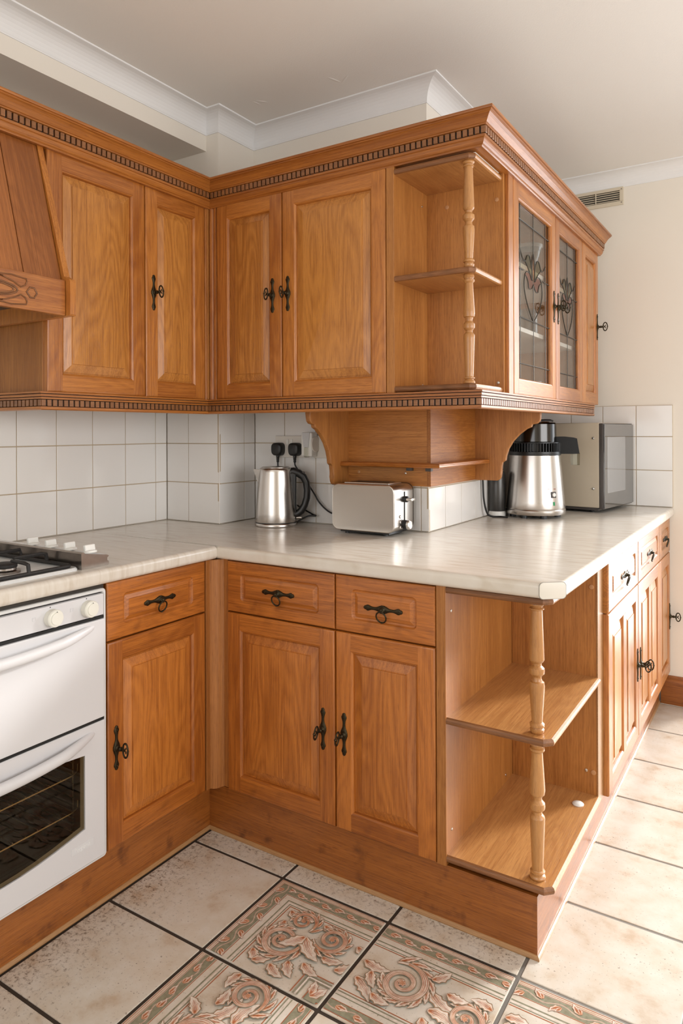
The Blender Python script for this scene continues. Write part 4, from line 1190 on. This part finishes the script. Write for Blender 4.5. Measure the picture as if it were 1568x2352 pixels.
def burner(x, y, r):
    b = MB().lathe([(r*1.25,.005),(r*1.25,.010),(r*.95,.013),(r*.9,.018)], 28).build('burner_base', M['dull_chrome'], hb, (x, y, 0))
    MB().lathe([(r*.98,.018),(r*1.02,.021),(r*1.0,.026),(r*.8,.029),(r*.1,.0295)], 28).build('burner_cap', M['cast_iron'], b)
def pan_support(x0, x1):
    mb = MB(); y0, y1 = .040, .478; z = .0125
    fr = rrect(x0, x1, y0, y1, .02, 4)
    mb.tube([(x, y, z) for x, y in fr], .0052, 8, closed=True)
    xm = (x0+x1)/2
    for by in (.145, .372):
        for sx in (-1, 1):
            xe = x0 if sx < 0 else x1
            mb.tube([(xe, by, z),(xe-sx*.004, by, .034),(xe-sx*.018, by, .037),(xm+sx*.026, by, .0375)], [.005,.005,.0052,.0042], 8)
    for (yy, yt) in ((y0,.112),(y1,.405)):
        mb.tube([(xm, yy, z),(xm, yy+(.004 if yt > yy else -.004), .034),(xm, yy+(.02 if yt > yy else -.02), .037),(xm, yt, .0375)], [.005,.005,.0052,.0042], 8)
    mb.tube([(xm,.180,.0375),(xm,.2585,.037),(xm,.337,.0375)], .0045, 8)
    mb.tube([(x0,.2585,z),(x0+.006,.2585,.036),(x1-.006,.2585,.036),(x1,.2585,z)], .005, 8)
    for fx in (x0+.02, x1-.02):
        for fy in (y0+.004, y1-.004): mb.lathe([(.006,.004),(.005,.0125)], 8, (fx,fy,0))
    mb.build('pan_support', M['cast_iron'], hb)
pan_support(.345, .592); pan_support(.030, .320)
for bx, by, r_ in ((.470,.145,.030),(.470,.372,.040),(.175,.145,.040),(.175,.372,.030)): burner(bx, by, r_)

# ------------------------------------------------------------------ kettle
kt = thing('kettle', 'brushed steel jug kettle with black handle on the worktop', 'kettle', (-.124, .472, .910), 32.4)
MB().lathe([(.070,0),(.078,.0005),(.0790,.003),(.0785,.010),(.0765,.013)], 48).build('power_base', M['steel'], kt)
MB().lathe([(.0765,.0125),(.0772,.0145),(.0765,.0165)], 48).build('base_band', M['black'], kt)
MB().lathe([(.0765,.0165),(.0770,.018),(.0755,.05),(.0720,.10),(.0670,.16),(.0625,.205),(.0615,.214),(.0595,.219),(.055,.2215)], 56).build('body', M['steel'], kt, angle=40)
lid = MB().lathe([(.054,.2205),(.0535,.2235),(.050,.2255),(.02,.2265),(.001,.2267)], 40).build('lid', M['steel'], kt)
sp_ = MB()
sp_.add([(-.055,-.026,.216),(-.055,.026,.216),(-.086,0,.2155),(-.062,-.020,.168),(-.062,.020,.168),(-.067,0,.160)], [(0,2,1),(0,3,5,2),(2,5,4,1),(0,1,4,3),(3,4,5)])
sp_.build('spout', M['steel'], kt)
MB().bbox(.050,.0790,-.012,.012,.020,.208,r=.006,seg=3).build('handle_spine', M['black'], kt)
MB().bbox(.078,.0815,-.005,.005,.062,.140,r=.0012).build('water_gauge', M['tumbler'], kt)
hp = [(.050,0,.206),(.068,0,.207),(.088,0,.200),(.106,0,.186),(.117,0,.165),(.121,0,.135),(.119,0,.105),(.111,0,.078),(.098,0,.056),(.084,0,.045),(.070,0,.040)]
MB().tube(hp, [.013,.0145,.0145,.0135,.0125,.0122,.0122,.0125,.013,.0135,.012], 16, flat=1.05).build('handle', M['black'], kt, angle=60)
MB().bbox(.082,.112,-.009,.009,.197,.206,r=.004,seg=3).build('lid_button', M['grey_plastic'], kt, (.0,0,.0), (0, R(0), 0))
MB().lathe([(.006,.070),(.0055,.098),(.003,.100)], 12, (0,0,.030), axis='x').build('switch_lever', M['steel'], kt)

# ------------------------------------------------------------------ toaster
to = thing('toaster', 'brushed steel two-slot toaster on the worktop', 'toaster', (.162, .426, .910))
TWd, TD, T0, T1 = .252, .152, .012, .176
def rr3(ax, az, r_, y): return [(x, y, z) for x, z in rrect(ax, TWd-ax, T0+az, T1-az, r_, 9)]
MB().loops([rr3(.0015,.0015,.026,.004), rr3(.0015,.0015,.026,TD-.004)], cap0=False, cap1=False).build('wrap_body', M['steel'], to, angle=40)
for y0, sg in ((.0, 1), (TD, -1)):
    f = MB().loops([rr3(.0002,.0002,.028,y0+sg*.008), rr3(0,0,.028,y0+sg*.004), rr3(.0012,.0012,.027,y0+sg*.001), rr3(.0035,.0035,.025,y0), rr3(.005,.005,.024,y0+sg*.0004)], cap0=False)
    f.build('face_panel', M['steel'], to, angle=30)
sb = MB()
sb.bbox(.035,.215,.030,.122,T1-.002,T1+.004,r=.002)
sb.build('slot_surround', M['steel'], to)
MB().box(.050,.200,.048,.066,T1-.001,T1+.0045).build('slot', M['black_matt'], to, smooth=False)
MB().box(.050,.200,.086,.104,T1-.001,T1+.0045).build('slot', M['black_matt'], to, smooth=False)
MB().box(TWd-.002,TWd+.0006,.0755,.0780,.050,.150).build('lever_slot', M['black_matt'], to, smooth=False)
lv = MB().lathe([(.0105,0),(.0105,.012),(.0085,.016)], 20, axis='x').build('lever', M['black'], to, (TWd-.002,.0768,.124))
MB().bbox(.014,.036,-.014,.014,-.005,.005,r=.003).build('lever_tip', M['chrome'], lv)
kn = MB().lathe([(.0170,0),(.0170,.014)], 28, axis='x').build('browning_knob', M['black'], to, (TWd-.002,.0768,.036))
MB().lathe([(.0168,.014),(.0165,.022),(.013,.0245),(.002,.0245)], 28, axis='x').build('knob_cap', M['chrome'], kn)
for z in (.030, .048, .066):
    MB().lathe([(.0056,0),(.0056,.002),(.0045,.0032),(.001,.0034)], 16, axis='x').build('button', M['chrome'], to, (TWd-.001,.0455,z))
for x in (.050, .205):
    for y in (.025, .127): MB().lathe([(.008,0),(.008,.013)], 12).build('foot', M['black'], to, (x, y, 0))
MB().box(.03,.225,.012,.14,.006,.0135).build('underside', M['black'], to, smooth=False)

# ------------------------------------------------------------------ sockets, plugs, leads, air freshener
def socket(label, x0, x1, z0, z1, rockers):
    t = thing('wall_socket', label, 'socket', (0, .5995, 0))
    MB().bbox(x0,x1,-.010,.0004,z0,z1,r=.002).build('face_plate', M['socket'], t)
    for x, z in rockers: MB().bbox(x-.0055,x+.0055,-.0135,-.009,z-.011,z+.011,r=.0015).build('rocker_switch', M['white_plastic'], t)
    return t
socket('double wall socket with two black plugs behind the kettle', -.216, -.069, 1.166, 1.252, ((-.154,1.228),(-.134,1.228)))
socket('single wall socket with rocker switch next to the air freshener', -.030, .057, 1.166, 1.252, ((.021,1.232),))
def plug(label, x, z, lead):
    t = thing('plug', label, 'plug', (x, .5895, z))
    lp = []
    for y, s in ((0,.98),(-.012,1.0),(-.024,.96),(-.030,.86),(-.0315,.7)):
        pts = []
        for k in range(28):
            a = 2*PI*k/28; ca, sa = math.cos(a), math.sin(a)
            px = .0255*math.copysign(abs(ca)**.55, ca); pz = .0265*math.copysign(abs(sa)**.6, sa)
            if pz < 0: px *= (1+.08*pz/.0265)
            pts.append((px*s, y, pz*s))
        lp.append(pts)
    MB().loops(lp).build('plug_body', M['black'], t, angle=50)
    cg = MB().lathe([(.0070,-.024),(.0075,-.030),(.0058,-.031),(.0072,-.036),(.0055,-.037),(.0068,-.042),(.0050,-.043),(.0060,-.048),(.0044,-.052)], 14, (0,-.015,0)); cg.build('cable_grip', M['black'], t)
    MB().tube(lead, .0033, 8).build('lead', M['black'], t, angle=60)
    return t
def smooth_path(pts, n=8):
    out = []; P = [Vector(p) for p in pts]
    for i in range(len(P)-1):
        p0 = P[max(i-1,0)]; p1 = P[i]; p2 = P[i+1]; p3 = P[min(i+2,len(P)-1)]
        for k in range(n):
            t = k/n
            out.append(.5*((2*p1)+(-p0+p2)*t+(2*p0-5*p1+4*p2-p3)*t*t+(-p0+3*p1-3*p2+p3)*t*t*t))
    out.append(P[-1]); return out
plug('black three-pin plug on the left, its lead running down behind the kettle', -.192, 1.199, smooth_path([(0,-.015,-.050),(.002,-.016,-.08),(.01,-.013,-.16),(.05,-.012,-.20),(.105,-.013,-.225),(.165,-.014,-.250),(.185,-.017,-.2555),(.160,-.024,-.256),(.135,-.038,-.268),(.118,-.051,-.282)]))
plug('black three-pin plug on the right, its lead looping to the toaster', -.108, 1.199, smooth_path([(0,-.015,-.050),(.006,-.016,-.068),(.045,-.012,-.115),(.085,-.011,-.165),(.115,-.011,-.205),(.155,-.012,-.235),(.195,-.013,-.246),(.262,-.016,-.250)]))
af = thing('air_freshener', 'white plug-in air freshener with clear oil bottle beside the double socket', 'air freshener', (-.0345, .589, 1.172))
MB().bbox(-.0255,.0255,-.040,0,.0,.094,r=.006,seg=3).build('housing', M['white_plastic'], af)
MB().prism([(-.019,.093),(.017,.093),(.013,.050),(.011,.036),(-.010,.036),(-.013,.050)], -.0425, -.039, axis='y').build('front_plate', M['grey_print'], af)
MB().bbox(-.0105,.0105,-.043,-.030,-.003,.036,r=.003).build('oil_bottle', M['clear_plastic'], af)
MB().lathe([(.001,.0),(.029,0),(.030,.003),(.028,.006)], 28, (.026,-.018,.048), axis='x').build('fan_disc', M['socket'], af)

# ------------------------------------------------------------------ water distiller
ds = thing('water_distiller', 'tapered steel countertop water distiller with black vented top and spout', 'distiller', (.634, 1.268, .910), 8)
MB().lathe([(.108,.012),(.120,.014),(.123,.020),(.1235,.032),(.1205,.036)], 56).build('base_ring', M['steel'], ds)
for a in (200, 250, 300, 20, 100):
    MB().lathe([(.014,0),(.014,.014)], 12).build('foot', M['black'], ds, (.092*math.cos(R(a)), .092*math.sin(R(a)), 0))
MB().lathe([(.1205,.036),(.1222,.040),(.119,.07),(.1035,.255),(.1030,.259)], 64).build('body', M['steel'], ds, angle=40)
MB().lathe([(.1050,.257),(.1060,.261),(.1050,.272),(.090,.274),(.090,.305),(.1020,.307),(.1020,.311)], 56).build('vent_ring', M['black'], ds, angle=30)
rb = MB()
for k in range(52):
    a = 2*PI*k/52; c_, s_ = math.cos(a), math.sin(a)
    b = MB().bbox(.090,.1045,-.0016,.0016,.272,.308,r=.0006,seg=1)
    rb.add([(x*c_-y*s_, x*s_+y*c_, z) for x, y, z in b.v], b.f)
rb.build('vent_rib', M['black'], ds)
MB().lathe([(.1020,.310),(.098,.312),(.0880,.314),(.0870,.386),(.083,.392),(.060,.394)], 56).build('cap', plain('dark_polished_steel', (.075,.073,.071), .16, 1.0), ds, angle=30)
MB().lathe([(.060,.393),(.058,.397),(.03,.3985),(.001,.399)], 40).build('lid_disc', M['chrome'], ds)
MB().tube([(.02,-.075,.392),(.03,-.055,.401),(.045,-.02,.403),(.06,.02,.403),(.065,.05,.400)], .004, 8).build('lid_handle', M['black'], ds)
spo = MB()
spo.loops([[(.075,-.030,.262),(.075,.030,.262),(.075,.030,.333),(.075,-.030,.333)], [(.118,-.029,.262),(.118,.029,.262),(.118,.029,.334),(.118,-.029,.334)], [(.160,-.025,.262),(.160,.025,.262),(.154,.025,.330),(.154,-.025,.330)], [(.178,-.022,.262),(.178,.022,.262),(.168,.022,.326),(.168,-.022,.326)]])
spo.build('spout_housing', M['black_matt'], ds, rot=(0,0,R(20)))
MB().loops([[(.150,-.022,.266),(.150,.022,.266),(.1795,.024,.266),(.1795,-.024,.266)], [(.152,-.019,.215),(.152,.019,.215),(.179,.021,.215),(.179,-.021,.215)]]).build('spout_tip', M['clear_plastic'], ds, rot=(0,0,R(20)))
sw = MB().bbox(-.0125,.0125,-.004,.002,-.0125,.0125,r=.002).build('power_switch', M['grey_plastic'], ds, (.1150*math.cos(R(-43)),.1150*math.sin(R(-43)),.098), (R(-4),0,R(47)))
MB().lathe([(.008,-.004),(.008,-.007),(.006,-.0085),(.001,-.0088)], 20, axis='y').build('switch_button', M['white_plastic'], sw)
MB().bbox(-.0055,.0055,-.0025,.002,-.008,.008,r=.0015).build('indicator_lamp', M['green_led'], ds, (.1180*math.cos(R(-43)),.1180*math.sin(R(-43)),.062), (R(-4),0,R(47)))
text_mesh('lettering', 'megahome', .0085, M['red_print'], ds, (.1139*math.cos(R(-46)),.1139*math.sin(R(-46)),.122), (R(86),0,R(44)), ext=.0004)

# ------------------------------------------------------------------ microwave
mw = thing('microwave', 'beige microwave oven with dark glass door beside the distiller', 'microwave', (.862, 1.500, .910), 82.5)
# local x runs along the front (away from the camera), local y goes back into the body
WM, DM, HM = .385, .365, .392
sh = MB().bbox(0,WM,.020,DM,.022,HM,r=.004); sh.build('casing', M['beige'], mw)
MB().box(.006,WM-.006,.026,DM-.006,.010,.0225).build('underside', M['grey_plastic'], mw, smooth=False)
MB().bbox(0,WM,.002,.0205,.016,HM-.002,r=.003).build('door_frame', M['grey_plastic'], mw)
MB().bbox(.004,WM-.003,-.003,.003,.020,HM-.006,r=.001).build('door_glass', M['dark_glass'], mw)
MB().bbox(.040,.270,-.0036,-.002,.085,.330,r=.0005,seg=1).build('mesh_window', M['mesh_screen'], mw)
for z in (.105, .325):
    MB().lathe([(.006,0),(.005,-.003),(.001,-.004)], 14, axis='x').build('screw', M['screw'], mw, (0,.045,z))
for x in (.05, WM-.05):
    for y in (.07, DM-.05): MB().lathe([(.010,0),(.012,.012)], 14).build('foot', M['black'], mw, (x, y, 0))

# items standing behind the distiller against the wall
fl = thing('tall_flask', 'dark grey flask on a white base behind the distiller', 'flask', (.4965, 1.190, .910))
MB().lathe([(.032,.02),(.034,.024),(.034,.175),(.030,.186),(.018,.192)], 36).build('body', plain('gunmetal', (.075,.072,.068), .32, .6), fl)
MB().lathe([(.033,0),(.0355,.002),(.0355,.016),(.033,.022)], 36).build('base', M['white_plastic'], fl)
o = MB().bbox(-.012,.012,-.003,.003,0,.300,r=.001).build('grey_strip', M['grey_board'], None, (.494,1.305,.910), (R(-1.5),R(1.0),R(25)))
tag(o, 'narrow grey board leaning upright behind the distiller', 'board')
o = MB().tube(smooth_path([(.4665,1.09,1.20),(.470,1.095,1.06),(.473,1.098,.985),(.482,1.110,.930),(.500,1.125,.9145),(.530,1.140,.9135),(.560,1.135,.9135)]), .0042, 8).build('power_lead', M['black'])
tag(o, 'black power lead hanging down the tiles behind the distiller', 'lead')
o = MB().tube(smooth_path([(.4650,1.125,1.28),(.476,1.20,1.16),(.482,1.25,1.12),(.488,1.285,1.10)]), .0042, 8).build('white_lead', M['white_plastic'])
tag(o, 'short white cable behind the scrolled bracket and distiller', 'lead')

# ------------------------------------------------------------------ air vent on the end wall
v = thing('wall_vent', 'cream louvred air vent high on the end wall under the coving', 'vent', (.62, YF, 2.352))
mb = MB()
for b in ((0,.252,-.008,0,0,.019),(0,.252,-.008,0,.071,.086),(0,.018,-.008,0,.019,.071),(.234,.252,-.008,0,.019,.071)): mb.bbox(*b, r=.002)
mb.build('vent_frame', M['vent'], v)
MB().box(.018,.234,-.0015,-.0002,.019,.071).build('duct', M['shadow_gap'], v, smooth=False)
for k in range(5):
    MB().prism([(-.007,.0),(-.0055,.002),(-.001,.0075),(-.001,.0055),(-.0055,.0)], .018, .234, axis='x').build('louvre', M['vent'], v, (0,0,.0205+k*.0103))
MB().bbox(.122,.126,-.0085,-.002,.019,.071,r=.0006,seg=1).build('divider', M['vent'], v)
for x in (.009, .243):
    for z in (.011, .076): MB().lathe([(.003,0),(.0022,-.0015)], 10, (x,-.008,z), axis='y').build('screw', M['dull_chrome'], v)
